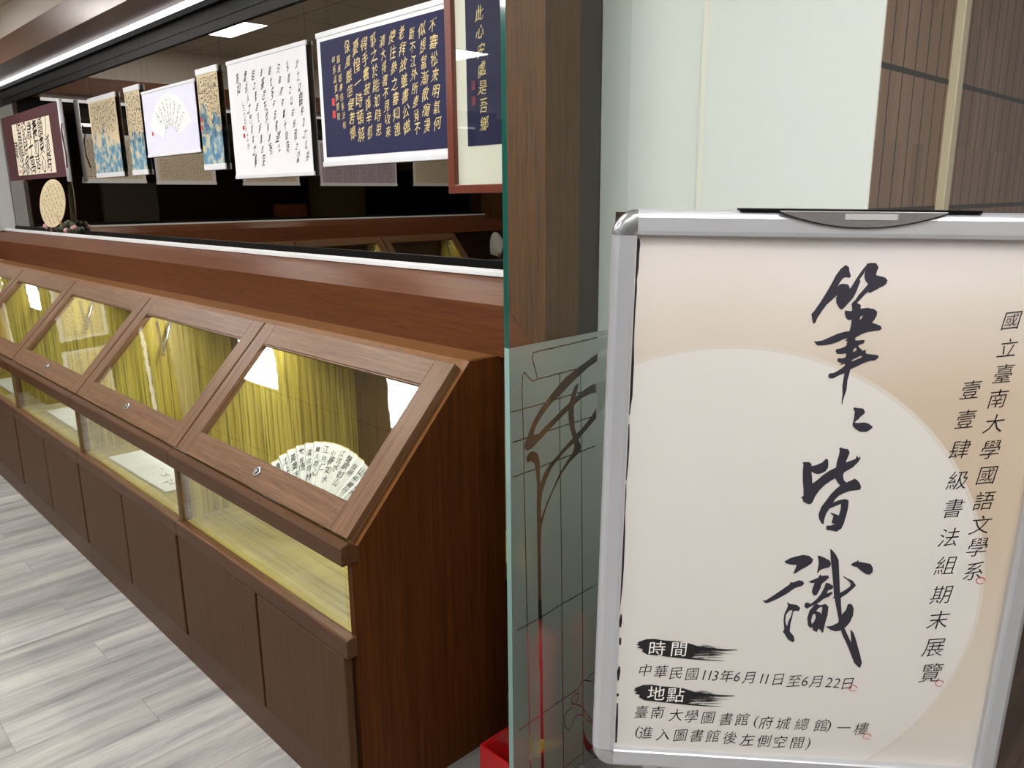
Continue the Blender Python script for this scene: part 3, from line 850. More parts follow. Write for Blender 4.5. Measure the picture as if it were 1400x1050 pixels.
shelf_sheet('small blank white sheet lying in the third display case', [(-4.22, .955), (-3.75, .955), (-3.75, 1.25), (-4.22, 1.25)], [])
shelf_sheet('blank white sheet lying in the fourth display case', [(-5.2, .93), (-4.7, .93), (-4.7, 1.2), (-5.2, 1.2)], [])

# ================================================================ works hung in front of the mirror
def sheet(name, label, x0, z1, w, h, mat, y=1.5485, yaw=0.0, rods='white', rod_h=0.014, group='calligraphy hung in the window', thick=.0016, curl=0.0, on_left=False):
    """a paper hung by two threads; local x to the right, z up from its lower edge, -y towards the viewer"""
    if on_left:
        t = thing(name, label, 'calligraphy sheet', (-7.2885, x0, z1 - h), rad(90), group)
    else:
        t = thing(name, label, 'calligraphy sheet', (x0, y, z1 - h), yaw, group)
    n = 10
    m = MB()
    top = []
    for i in range(n + 1):
        x = w * i / n
        d = curl * math.sin(PI * i / n * 2)
        for z in (0, h * .5, h): top.append((x, -thick + d, z))
    back = [(x, d + thick, z) for x, d, z in top]
    fs = []
    N = len(top)
    for i in range(n):
        for j in range(2):
            a = i * 3 + j
            fs.append([a, a + 3, a + 4, a + 1]); fs.append([N + a + 1, N + a + 4, N + a + 3, N + a])
    m.add(top + back, fs)
    m.add([top[0], top[2], back[2], back[0]], [(0, 1, 2, 3)]); m.add([top[-3], top[-1], back[-1], back[-3]], [(3, 2, 1, 0)])
    p = m.build('paper', mat, t)
    if rods:
        MB().box(-.004, w + .004, -.004, .004, h - rod_h, h + .003).build('top_rod', MT['rodw'], t, bevel=.0015)
        MB().box(-.004, w + .004, -.004, .004, -.003, rod_h).build('bottom_rod', MT['rodw'], t, bevel=.0015)
    if not on_left:
        top_z = 2.27 - (z1 - h)
        for xx in (w * .06, w * .94):
            MB().tube([(xx, -.001, h), (xx, -.001, top_z)], .0004, 4).build('hanging_thread', MT['thread'], t)
    F = lambda u, v: (u * w, -thick - .0012, v * h)
    return t, p, F
def write_cols(mb, cols, w, h, F, xs, vtop, step, size, rnd, mi=0, slant=.1, jit=.15, sx=.9):
    """cols: strings from right to left; xs: u of each column; v from the top downwards"""
    asp = h / w
    for s, u, vt in zip(cols, xs, vtop):
        v = vt
        for c in s:
            sz = size * rnd.uniform(1 - jit, 1 + jit)
            put(mb, c, u + rnd.uniform(-.006, .006), v, sz, lambda a, b, u0=u, v0=v: F(u0 + (a - u0) , v0 + (b - v0)), mi)
            v -= step
def wr(mb, c, F2, cx, cz, size, rnd, slant=.12, jit=8, sx=.85, mi=0, wgt=0.0):
    put(mb, c, cx, cz, size, F2, mi, rad(rnd.uniform(-jit, jit)), slant * rnd.uniform(.4, 1.4), .16, sx * rnd.uniform(.85, 1.1), wgt, .05, rnd.uniform(0, 6))

# maroon scroll at the left end
t, p, F = sheet('hanging_scroll', 'dark maroon mounted scroll with a square of bold black characters, leftmost work in the window', -6.72, 2.072, 1.36, .43, MT['maroon'], y=1.515, rods=None, thick=.003, curl=.004)
MB().tube([(1.368, 0, -.03), (1.368, 0, .44)], .014, 10).build('scroll_rod', MT['rodw'], t)
MB().tube([(1.395, -.01, .3), (1.41, -.02, .26), (1.385, -.012, .2), (1.40, -.01, .12), (1.42, -.02, .05)], .004, 6).build('tie_cord', MT['maroon'], t)
MB().box(.27, 1.15, -.0075, -.0035, .03, .365).build('inner_paper', MT['cream'], t)
m = MB(); r = random.Random(2)
for row, s in enumerate(('丿讀義歲記留', '道東勿十時龍藏', '時心琴萬家法')):
    for i, c in enumerate(s):
        wr(m, c, lambda u, v: (u, -.0085, v), 1.06 - i * .125 - row * .012, .305 - row * .108, .125, r, sx=.95, jit=5)
for k in range(9): scribble(m, .325, .30 - k * .026, .022, lambda u, v: (u, -.0085, v), r)
m.build('ink_writing', MT['inkk'], t)
MB().box(.31, .335, -.009, -.0085, .045, .065).build('seal', MT['red'], t)

# tan strip with hills, two narrow strips
def strip(label, x0, z1, w, h, seed, split, cols, rows, seal, group='tan strips with blue hills'):
    t, p, F = sheet('landscape_strip', label, x0, z1, w, h, landscape_mat('landscape_print_%d' % seed, h, split, seed), rods='white', rod_h=.022, group=group)
    r = random.Random(seed)
    m = MB()
    G2 = lambda u, v: (u, -.0030, v)
    for i in range(cols):
        for j in range(rows):
            if j > rows - 3 and r.random() < .3: continue
            scribble(m, w * (.10 + .82 * i / (cols - 1)), h * .90 - j * h * .047, min(.030, w * .95 / cols), G2, r)
    m.build('ink_writing', MT['inkk'], t)
    if seal:
        for z in seal: MB().box(w * .03, w * .03 + .016, -.0035, -.0028, z, z + .02).build('seal', MT['red'], t)
    return t
strip('wide tan strip of small writing above blue hills, next to the maroon scroll', -4.955, 2.045, .425, .418, 11, .44, 13, 8, None)
strip('narrow tan strip of writing and blue hills between the wide strip and the fan sheet', -4.39, 2.048, .200, .420, 23, .46, 6, 12, None)
strip('narrow tan strip of writing with a tall blue hill, between the fan sheet and the white sheet', -3.522, 2.037, .200, .410, 37, .52, 8, 13, [.20, .165])

# pale sheet with a fan shape
t, p, F = sheet('fan_sheet', 'pale lilac sheet with a white fan shape and slanting columns of writing', -4.160, 2.006, .610, .300, plain('lilac_print', srgb(222, 222, 240), .8, noise=.06, nscale=14), rods='white', rod_h=.010)
cx, cz, R1, R0 = .31, .045, .225, .085
pts = [(cx + R1 * 1.12 * math.cos(rad(a)), cz + R1 * math.sin(rad(a))) for a in range(22, 159, 4)] + [(cx + R0 * 1.12 * math.cos(rad(a)), cz + R0 * math.sin(rad(a))) for a in range(158, 21, -6)]
MB().poly([pts], lambda u, v: (u, -.0026, v)).build('fan_shape', plain('fan_print', srgb(238, 240, 236), .8), t)
r = random.Random(9)
for a in (42, 56, 70, 82, 94, 106, 118, 131):
    m = MB()
    for k in range(8 if a < 125 else 5):
        rr = R1 - .028 - k * .0155
        scribble(m, cx + rr * 1.12 * math.cos(rad(a)), cz + rr * math.sin(rad(a)), .019, lambda u, v: (u, -.0036, v), r)
    m.build('writing_column', MT['inkk'], t)
MB().box(.085, .10, -.0035, -.0028, .095, .113).build('seal', MT['red'], t)

# white sheet of cursive
t, p, F = sheet('cursive_sheet', 'white paper sheet of loose black cursive columns, left of the navy sheet', -3.226, 2.034, .614, .450, MT['paper'], rods='white', rod_h=.012)
m = MB(); r = random.Random(4); w, h = .614, .45
colsW = ['流之以臨仲澄之以耕', '深籍之以枯柏和之以', '只薛而可重十情時', '能甘多不誌儒澄之', '清篆言在伏其濃亮', '結之素詩百篆漾悠定', '章永入之門澄寧之集', '高如']
for i, s in enumerate(colsW):
    for j, c in enumerate(s):
        wr(m, c, lambda u, v: (u, -.0030, v), w * (.895 - i * .108) + j * .004, h * (.845 - (0 if i < 7 else -.0) - j * .088) , r.uniform(.030, .050), r, sx=.55, slant=.3, jit=16)
for k in range(11): scribble(m, w * .185 + k * .002, h * (.62 - k * .036), .018, lambda u, v: (u, -.0030, v), r)
m.build('ink_writing', MT['inkk'], t)
for z in (.185, .155): MB().box(w * .16, w * .16 + .013, -.0035, -.0028, z, z + .016).build('seal', MT['red'], t)

# navy sheet in gold
t, p, F = sheet('navy_sheet', 'navy blue sheet with columns of gold characters and a white border, beside the framed work', -2.537, 2.043, .705, .432, MT['paper'], rods='white', rod_h=.014)
MB().box(.022, .687, -.0028, -.0018, .028, .405).build('navy_panel', MT['navy'], t)
m = MB(); r = random.Random(8)
colsB = ['不審松來明氣何', '似想當漸散癇漫', '斷不江外所患竟不', '老拜故雖書公做', '使往參之審知證', '清大得書不見收來', '耶之於能如時思', '得手書披誨辛慰', '憂惶一時頓解', '保風嚴信便若懷']
for i, s in enumerate(colsB):
    n = len(s)
    for j, c in enumerate(s):
        wr(m, c, lambda u, v: (u, -.0038, v), .632 - i * .0495 + j * .0015, .368 - (.268 / max(n - 1, 1)) * j - (i % 3) * .004, .272 / n * 1.08, r, sx=.86, slant=.18, jit=6)
for i, (s, x) in enumerate((('臨吳琚書信篆法帖', .132), ('甲辰孟夏李蔡翰', .102))):
    for j, c in enumerate(s): wr(m, c, lambda u, v: (u, -.0038, v), x + j * .002, .338 - j * .030, .026, r, sx=.8, slant=.15)
m.build('gold_writing', MT['gold'], t)
for z in (.195, .155): MB().box(.078, .096, -.0038, -.0030, z, z + .024).build('seal', MT['red'], t)

# framed upright work at the right end
t = thing('framed_calligraphy', 'tall red-brown framed work with gold characters on a navy strip, by the oak upright', 'framed calligraphy', (-1.80, 1.515, 1.51), 0)
fw_, fh_ = .375, .76
m = MB()
m.hexa([(-.018, 0, 0), (fw_, 0, 0), (fw_ - .028, 0, .024), (.010, 0, .024)], [(-.018, .03, 0), (fw_, .03, 0), (fw_ - .028, .03, .024), (.010, .03, .024)])
m.hexa([(-.018, 0, fh_), (fw_, 0, fh_), (fw_ - .028, 0, fh_ - .024), (.010, 0, fh_ - .024)], [(-.018, .03, fh_), (fw_, .03, fh_), (fw_ - .028, .03, fh_ - .024), (.010, .03, fh_ - .024)])
m.hexa([(-.018, 0, 0), (.010, 0, .024), (.010, 0, fh_ - .024), (-.018, 0, fh_)], [(-.018, .03, 0), (.010, .03, .024), (.010, .03, fh_ - .024), (-.018, .03, fh_)])
m.hexa([(fw_, 0, 0), (fw_ - .028, 0, .024), (fw_ - .028, 0, fh_ - .024), (fw_, 0, fh_)], [(fw_, .03, 0), (fw_ - .028, .03, .024), (fw_ - .028, .03, fh_ - .024), (fw_, .03, fh_)])
m.build('frame', MT['frame_red'], t, bevel=.002)
MB().box(.008, fw_ - .026, .016, .020, .020, fh_ - .02).build('mount', plain('ivory_mount', srgb(232, 228, 212), .7), t)
nv = MB().box(.055, .255, .0145, .0158, .128, .62).build('navy_strip', MT['navy'], t)
MB().box(.011, fw_ - .029, .009, .011, .025, fh_ - .025).build('glass_pane', MT['glass'], t)
m = MB(); r = random.Random(6)
for j, c in enumerate('此心安處是吾鄉'): wr(m, c, lambda u, v: (u, .0138, v), .113 + j * .002, 0.465 - j * .0468, .040, r, sx=.85, slant=.15, jit=4)
m.build('gold_writing', MT['gold'], t)
for z in (.275, .235): MB().box(.076, .092, .0136, .0144, z, z + .024).build('seal', plain('dull_seal', srgb(120, 44, 60), .7), t)

# sheets hung on the left wall (they show in the mirror); x0 = y of their left edge there
def small_text_sheet(label, ya, yb, z1, z0, mat, nx, ny, seed, mi='inkk', block=None):
    w = abs(yb - ya); h = z1 - z0
    t, p, F = sheet('text_sheet', label, min(ya, yb), z1, w, h, MT['rodw'], rods='white', rod_h=.02, group='sheets on the left wall', on_left=True)
    MB().box(.02, w - .02, -.0026, -.0012, .028, h - .028).build('print_area', MT[mat], t)
    m = MB(); r = random.Random(seed)
    for i in range(nx):
        for j in range(ny):
            if block and (i % block == 0): continue
            scribble(m, .05 + (w - .1) * i / (nx - 1), .05 + (h - .1) * j / (ny - 1), min((w - .1) / nx, (h - .1) / ny) * 1.0, lambda u, v: (u, -.0040, v), r, k=5)
    m.build('ink_writing', MT[mi], t)
    return t
small_text_sheet('beige sheet of small columns on the left wall nearest the corner, seen in the mirror', .45, .96, 2.03, 1.645, 'greige', 17, 14, 31)
small_text_sheet('beige sheet gridded with small characters on the left wall, second from the corner', -.176, .362, 1.99, 1.635, 'greige', 21, 15, 32)
small_text_sheet('beige sheet of small writing on the left wall, third from the corner', -1.03, -.44, 2.04, 1.629, 'greige', 20, 15, 33)
small_text_sheet('mauve printed sheet in four blocks on the left wall, seen in the mirror', -2.221, -1.27, 2.066, 1.626, 'mauve', 33, 16, 34, block=8)
small_text_sheet('last beige gridded sheet on the left wall beside its end post', -3.1, -2.45, 2.04, 1.627, 'greige', 22, 16, 35)

# round fan in a flower base on the sill
t = thing('round_fan', 'round tan paper fan with black writing standing under the maroon scroll', 'fan', (-5.62, 1.522, 1.293), 0)
t.rotation_euler = Euler((0, rad(-30), rad(10)), 'XYZ')
m = MB()
ell = [(.185 * math.cos(rad(a)), .085 + .135 + .135 * math.sin(rad(a))) for a in range(0, 360, 10)]
m.prism(ell, -.002, .002, 'Y').build('fan_face', MT['tan'], t)
MB().tube([(0, 0, .0), (0, 0, .14)], .0055, 8).build('handle', MT['bamboo'], t)
m = MB(); r = random.Random(12)
for i in range(8):
    for j in range(9):
        x = -.15 + i * .042; z = .32 - j * .025
        if ((x / .172) ** 2 + ((z - .22) / .122) ** 2) < .9: scribble(m, x, z, .026, lambda u, v: (u, -.003, v), r)
m.build('ink_writing', MT['inkk'], t)
t = thing('flower_arrangement', 'low dried pink flowers and dark leaves at the foot of the round fan', 'flowers', (-5.7, 1.525, 1.2895), 0)
m = MB(); m2 = MB(); r = random.Random(3)
for k in range(34):
    x = r.uniform(-.30, .33); z = r.uniform(.0, .055) * (1 - abs(x) * 1.5) + .01; y = r.uniform(-.018, .02)
    q = r.uniform(.010, .022)
    (m if k % 2 else m2).lathe([(.001, -q), (q * .8, -q * .4), (q, .1 * q), (q * .6, q * .8), (.001, q)], (x, y, z + q), 7)
    m2.tube([(x, y, .002), (x + r.uniform(-.03, .03), y, z + .03)], .003, 5)
m.build('petals', MT['pink'], t); m2.build('foliage', MT['leaf'], t)

# traced outlines in board millimetres (poster) and glass millimetres
TITLE=[[[[320.5,-71.4],[325.1,-74.4],[326.6,-81.0],[329.0,-86.7],[327.0,-89.4],[322.4,-88.4],[318.6,-89.8],[315.3,-95.1],[312.1,-102.1],[313.6,-112.5],[308.7,-117.9],[300.1,-126.9],[294.7,-135.8],[289.0,-146.6],[287.8,-152.0],[285.2,-154.2],[283.5,-150.9],[280.6,-140.3],[284.4,-135.4],[291.2,-123.5],[297.8,-110.5],[303.3,-98.8],[308.7,-85.9],[314.4,-76.6]]],[[[312.1,-102.1],[314.5,-98.6],[317.8,-97.3],[325.7,-97.8],[328.0,-100.6],[329.2,-103.8],[331.6,-100.0],[335.2,-92.4],[339.8,-83.7],[344.5,-76.1],[348.5,-70.3],[350.6,-71.5],[348.0,-77.2],[344.5,-85.3],[341.1,-90.6],[342.3,-94.0],[340.5,-99.8],[338.2,-108.6],[334.6,-116.8],[329.7,-123.3],[323.8,-131.1],[320.6,-133.5],[317.6,-131.2],[312.8,-124.2],[311.8,-117.2],[313.5,-111.4]]],[[[347.9,-69.4],[353.0,-68.2],[360.3,-68.2],[364.5,-74.1],[362.9,-79.3],[362.2,-84.4],[365.7,-85.6],[370.8,-86.6],[375.5,-88.2],[378.1,-91.6],[377.5,-95.7],[374.0,-99.2],[368.8,-101.6],[363.6,-105.2],[359.4,-107.6],[356.8,-109.4],[353.8,-107.7],[349.8,-111.8],[344.9,-118.3],[341.0,-123.1],[338.2,-128.4],[333.2,-126.8],[334.2,-123.2],[338.2,-119.0],[341.9,-112.0],[346.8,-105.5],[352.8,-97.3],[349.3,-93.3],[346.8,-88.1],[346.8,-80.7],[349.2,-73.2]]],[[[334.2,-123.2],[340.4,-122.9],[346.1,-126.1],[346.4,-131.2],[355.3,-129.8],[364.5,-131.4],[369.2,-134.8],[369.0,-140.7],[366.8,-146.1],[364.0,-150.8],[368.0,-151.6],[376.4,-155.0],[377.9,-158.2],[376.0,-160.9],[368.2,-162.0],[358.2,-164.0],[350.7,-167.8],[344.3,-172.1],[343.5,-175.2],[344.3,-181.7],[334.0,-182.0],[333.1,-177.2],[330.1,-177.9],[333.0,-173.0],[326.4,-175.6],[319.9,-179.3],[311.1,-182.6],[304.4,-183.9],[294.1,-184.8],[290.3,-181.9],[288.2,-178.3],[291.2,-178.8],[299.1,-177.4],[307.8,-173.0],[318.6,-167.4],[328.6,-164.1],[334.7,-163.0],[335.7,-156.8],[336.1,-146.7],[331.9,-147.7],[328.1,-144.5],[325.7,-138.1],[325.8,-134.0],[328.1,-134.5],[334.4,-135.0],[335.2,-132.0],[334.2,-128.5]],[[346.9,-146.9],[347.2,-142.6],[350.7,-140.9],[349.3,-144.4]]],[[[344.4,-173.2],[343.6,-175.6],[347.0,-176.1],[354.9,-175.1],[357.3,-175.9],[356.1,-180.1],[350.1,-182.6],[349.2,-184.5],[355.5,-190.3],[358.3,-189.7],[360.2,-189.3],[360.3,-193.8],[364.1,-195.2],[373.3,-195.7],[378.0,-196.8],[378.7,-200.0],[374.3,-204.0],[366.5,-205.2],[359.9,-207.8],[351.3,-212.9],[342.1,-218.0],[341.2,-226.0],[339.9,-234.6],[340.2,-248.2],[338.3,-257.0],[336.8,-264.5],[336.8,-269.5],[335.6,-269.5],[335.1,-263.3],[335.3,-255.8],[333.8,-242.2],[334.3,-231.1],[334.6,-223.7],[327.4,-227.0],[319.8,-231.8],[314.6,-231.7],[312.3,-228.6],[313.9,-224.7],[320.1,-223.5],[327.7,-218.4],[334.0,-212.7],[333.6,-209.7],[325.9,-212.7],[330.0,-208.6],[324.8,-208.1],[322.3,-204.5],[324.1,-202.0],[329.4,-202.5],[333.7,-200.0],[333.7,-195.1],[328.6,-195.9],[321.8,-196.0],[318.8,-192.5],[319.9,-189.1],[325.5,-188.1],[332.5,-184.3],[333.5,-177.6],[333.5,-172.8]],[[343.0,-193.1],[343.3,-188.2],[346.5,-186.3],[347.5,-189.9]],[[342.5,-206.4],[343.3,-204.0],[354.1,-197.9],[356.0,-198.8],[355.0,-200.6]]],[[[352.1,-275.6],[354.0,-273.6],[359.3,-274.4],[366.4,-274.9],[369.6,-280.0],[368.5,-283.2],[364.3,-287.1],[361.3,-291.6],[358.6,-293.6],[357.0,-296.6],[361.9,-296.7],[370.0,-295.5],[376.0,-296.8],[383.3,-302.0],[380.0,-306.2],[375.2,-309.8],[366.4,-310.1],[360.7,-306.9],[355.5,-302.6],[353.9,-298.8],[354.7,-295.0],[355.3,-288.1],[355.2,-279.3]]],[[[290.0,-359.3],[298.6,-358.6],[303.1,-361.4],[303.5,-364.9],[309.9,-363.1],[317.8,-358.9],[323.1,-352.2],[326.0,-354.7],[327.0,-361.2],[327.1,-367.0],[324.0,-372.4],[317.2,-376.2],[312.5,-377.2],[306.9,-375.0],[304.1,-373.5],[305.8,-381.6],[307.4,-392.1],[313.5,-386.6],[321.1,-378.4],[329.9,-370.8],[338.3,-365.9],[338.5,-356.8],[340.3,-346.4],[340.8,-339.9],[339.6,-337.4],[340.8,-334.1],[344.5,-335.9],[352.3,-336.9],[355.3,-341.9],[353.6,-348.5],[351.1,-357.6],[359.0,-354.1],[364.6,-351.3],[365.8,-346.1],[368.6,-349.9],[370.7,-347.2],[371.4,-350.4],[368.8,-356.3],[362.6,-364.4],[356.0,-369.2],[350.4,-373.3],[349.8,-378.6],[351.8,-385.1],[355.7,-388.6],[361.4,-385.4],[367.0,-382.1],[370.8,-384.3],[374.9,-388.8],[377.4,-394.6],[376.7,-399.2],[371.4,-400.1],[362.0,-401.8],[354.0,-405.5],[347.3,-409.7],[343.0,-415.2],[340.6,-420.7],[348.0,-416.8],[356.2,-414.7],[361.2,-415.8],[362.5,-419.1],[362.7,-429.8],[361.5,-440.6],[359.4,-454.2],[356.7,-462.5],[350.0,-467.9],[342.4,-465.8],[335.0,-465.5],[334.9,-461.4],[334.1,-458.7],[341.5,-457.7],[347.3,-455.0],[344.3,-455.1],[341.5,-453.6],[343.0,-442.7],[338.2,-438.2],[339.3,-437.2],[345.6,-439.3],[350.7,-441.1],[352.1,-431.6],[351.8,-422.5],[344.3,-426.6],[336.2,-430.9],[332.3,-439.2],[330.7,-447.3],[330.4,-456.2],[327.9,-455.6],[322.8,-447.7],[321.4,-440.3],[323.9,-428.8],[330.0,-417.8],[336.1,-406.9],[342.4,-398.7],[347.3,-393.8],[343.2,-389.4],[339.2,-382.7],[332.8,-387.2],[325.1,-394.1],[318.7,-402.3],[313.7,-411.8],[310.5,-422.6],[307.2,-425.5],[302.8,-424.3],[297.0,-421.2],[296.0,-417.2],[293.2,-415.3],[296.7,-411.8],[295.7,-401.9],[293.2,-388.7],[291.7,-373.0],[291.7,-363.8]]],[[[278.8,-520.5],[286.9,-514.5],[295.6,-510.9],[305.3,-508.0],[314.4,-508.9],[321.3,-514.7],[319.8,-521.2],[313.0,-527.6],[304.4,-533.2],[299.1,-538.2],[294.0,-540.9],[296.1,-532.7],[297.8,-525.1],[289.5,-525.0],[282.4,-523.5]]],[[[252.5,-588.1],[257.5,-587.3],[267.7,-578.7],[280.2,-567.5],[290.2,-558.5],[291.5,-554.6],[295.7,-554.8],[303.6,-550.6],[309.6,-551.8],[312.1,-555.8],[309.5,-559.7],[298.3,-564.7],[287.5,-574.8],[274.9,-584.0],[265.3,-589.4],[259.6,-592.2],[255.7,-591.2]]],[[[289.1,-588.1],[294.2,-591.6],[304.3,-592.4],[310.4,-597.5],[308.7,-603.3],[303.6,-602.7],[300.1,-604.8],[299.9,-613.5],[298.2,-625.3],[298.3,-638.9],[305.4,-647.3],[307.4,-656.1],[303.8,-657.7],[296.6,-653.2],[290.5,-643.3],[287.7,-640.5],[289.8,-635.5],[287.2,-622.0],[287.1,-610.3],[290.6,-598.6],[291.4,-594.7]],[[293.1,-630.4],[289.9,-621.8],[290.0,-610.2],[294.4,-603.2],[298.8,-602.0],[297.7,-611.7],[295.1,-619.6]]],[[[326.8,-508.8],[330.0,-508.1],[337.7,-511.1],[345.5,-515.3],[348.3,-520.8],[346.7,-526.4],[338.0,-529.3],[332.5,-532.7],[330.6,-537.9],[329.1,-536.7],[329.6,-528.2],[330.1,-520.7],[328.9,-513.4]]],[[[317.9,-552.3],[321.9,-550.2],[331.3,-545.0],[334.0,-539.2],[336.7,-541.3],[345.7,-540.1],[347.8,-544.1],[341.9,-551.0],[338.2,-555.0],[336.6,-563.6],[332.7,-574.2],[328.6,-575.8],[324.7,-569.9],[325.0,-564.2],[327.2,-553.7],[322.3,-554.5]]],[[[316.0,-595.2],[316.6,-589.4],[319.8,-587.4],[325.1,-589.9],[333.3,-580.9],[339.0,-571.1],[342.8,-559.5],[343.7,-552.8],[348.8,-553.5],[355.9,-557.8],[354.7,-562.6],[348.4,-565.8],[347.3,-570.6],[355.2,-567.3],[355.3,-571.1],[351.2,-576.1],[343.3,-580.3],[338.8,-585.4],[334.2,-589.4],[339.4,-591.1],[347.5,-588.7],[352.2,-593.2],[352.4,-606.7],[350.2,-622.3],[349.1,-636.0],[347.8,-639.6],[344.7,-634.3],[341.1,-632.1],[339.2,-638.1],[333.9,-635.9],[330.7,-629.2],[329.3,-632.2],[324.5,-626.7],[322.4,-614.2],[324.5,-601.5],[331.0,-590.6],[325.5,-594.7],[320.0,-598.5]],[[330.2,-624.4],[328.7,-617.7],[330.2,-607.9],[333.5,-606.8],[335.2,-612.5],[333.2,-620.3]],[[334.7,-601.9],[337.5,-596.9],[341.4,-593.8],[343.2,-595.7],[342.8,-607.2],[340.7,-603.5]]],[[[344.3,-496.0],[347.5,-498.0],[353.4,-504.8],[358.5,-513.8],[361.6,-534.1],[364.6,-554.6],[366.7,-568.6],[374.6,-562.5],[380.5,-556.6],[380.8,-551.8],[374.4,-545.6],[368.1,-541.2],[368.5,-540.3],[375.9,-544.2],[382.8,-547.0],[388.9,-554.8],[384.4,-561.1],[377.1,-570.0],[368.7,-577.1],[370.7,-590.3],[373.5,-605.5],[378.5,-597.5],[380.6,-586.9],[386.5,-587.1],[390.2,-595.0],[390.3,-606.5],[387.4,-617.3],[381.8,-627.3],[379.7,-628.0],[387.0,-642.1],[393.1,-654.3],[389.4,-630.3],[394.5,-635.8],[398.7,-645.9],[404.4,-661.7],[409.1,-674.8],[413.1,-687.8],[411.7,-697.3],[408.3,-695.7],[401.4,-688.6],[392.5,-668.3],[384.1,-651.1],[377.8,-639.8],[375.2,-632.7],[367.2,-635.3],[359.4,-632.8],[351.3,-627.5],[360.0,-626.2],[369.4,-619.8],[370.0,-615.5],[364.1,-594.1],[359.8,-578.5],[356.2,-579.1],[358.6,-575.7],[356.2,-560.7],[352.1,-538.3],[347.1,-514.3]]],[[[377.3,-520.2],[381.0,-516.7],[385.6,-514.6],[386.2,-512.0],[388.1,-515.1],[397.3,-516.5],[405.6,-517.9],[410.1,-524.2],[410.5,-531.6],[406.2,-536.1],[401.2,-535.4],[394.0,-530.6],[386.8,-524.4],[380.0,-522.9]]]]
BANDS=[[[62.8,-676.2],[66.7,-674.1],[64.6,-672.3],[69.1,-669.8],[78.1,-665.5],[91.2,-664.2],[107.0,-666.0],[125.4,-666.4],[141.2,-667.7],[151.8,-670.8],[163.8,-674.6],[183.4,-675.4],[203.0,-676.0],[221.1,-675.9],[221.2,-677.1],[203.2,-679.1],[183.8,-680.0],[165.6,-682.0],[157.8,-681.9],[161.9,-685.5],[152.9,-687.0],[155.8,-691.7],[150.7,-693.8],[177.1,-696.1],[198.0,-696.3],[204.5,-697.0],[178.5,-697.8],[150.9,-697.3],[121.9,-695.6],[99.4,-693.9],[80.8,-692.8],[72.6,-687.7],[73.8,-683.8],[64.4,-681.4],[69.5,-678.8]],[[62.0,-759.8],[66.0,-757.7],[63.9,-755.8],[68.4,-753.2],[77.6,-748.7],[90.9,-747.3],[107.0,-749.1],[125.7,-749.4],[141.7,-750.7],[152.6,-753.8],[164.8,-757.7],[184.7,-758.4],[204.6,-758.9],[223.0,-758.8],[223.1,-760.0],[204.8,-762.2],[185.0,-763.2],[166.6,-765.3],[158.6,-765.2],[162.8,-769.0],[153.6,-770.6],[156.6,-775.4],[151.4,-777.6],[178.2,-779.8],[199.5,-780.0],[206.2,-780.6],[179.7,-781.6],[151.6,-781.2],[122.1,-779.6],[99.2,-778.0],[80.3,-776.9],[72.0,-771.7],[73.2,-767.7],[63.6,-765.2],[68.9,-762.5]]]
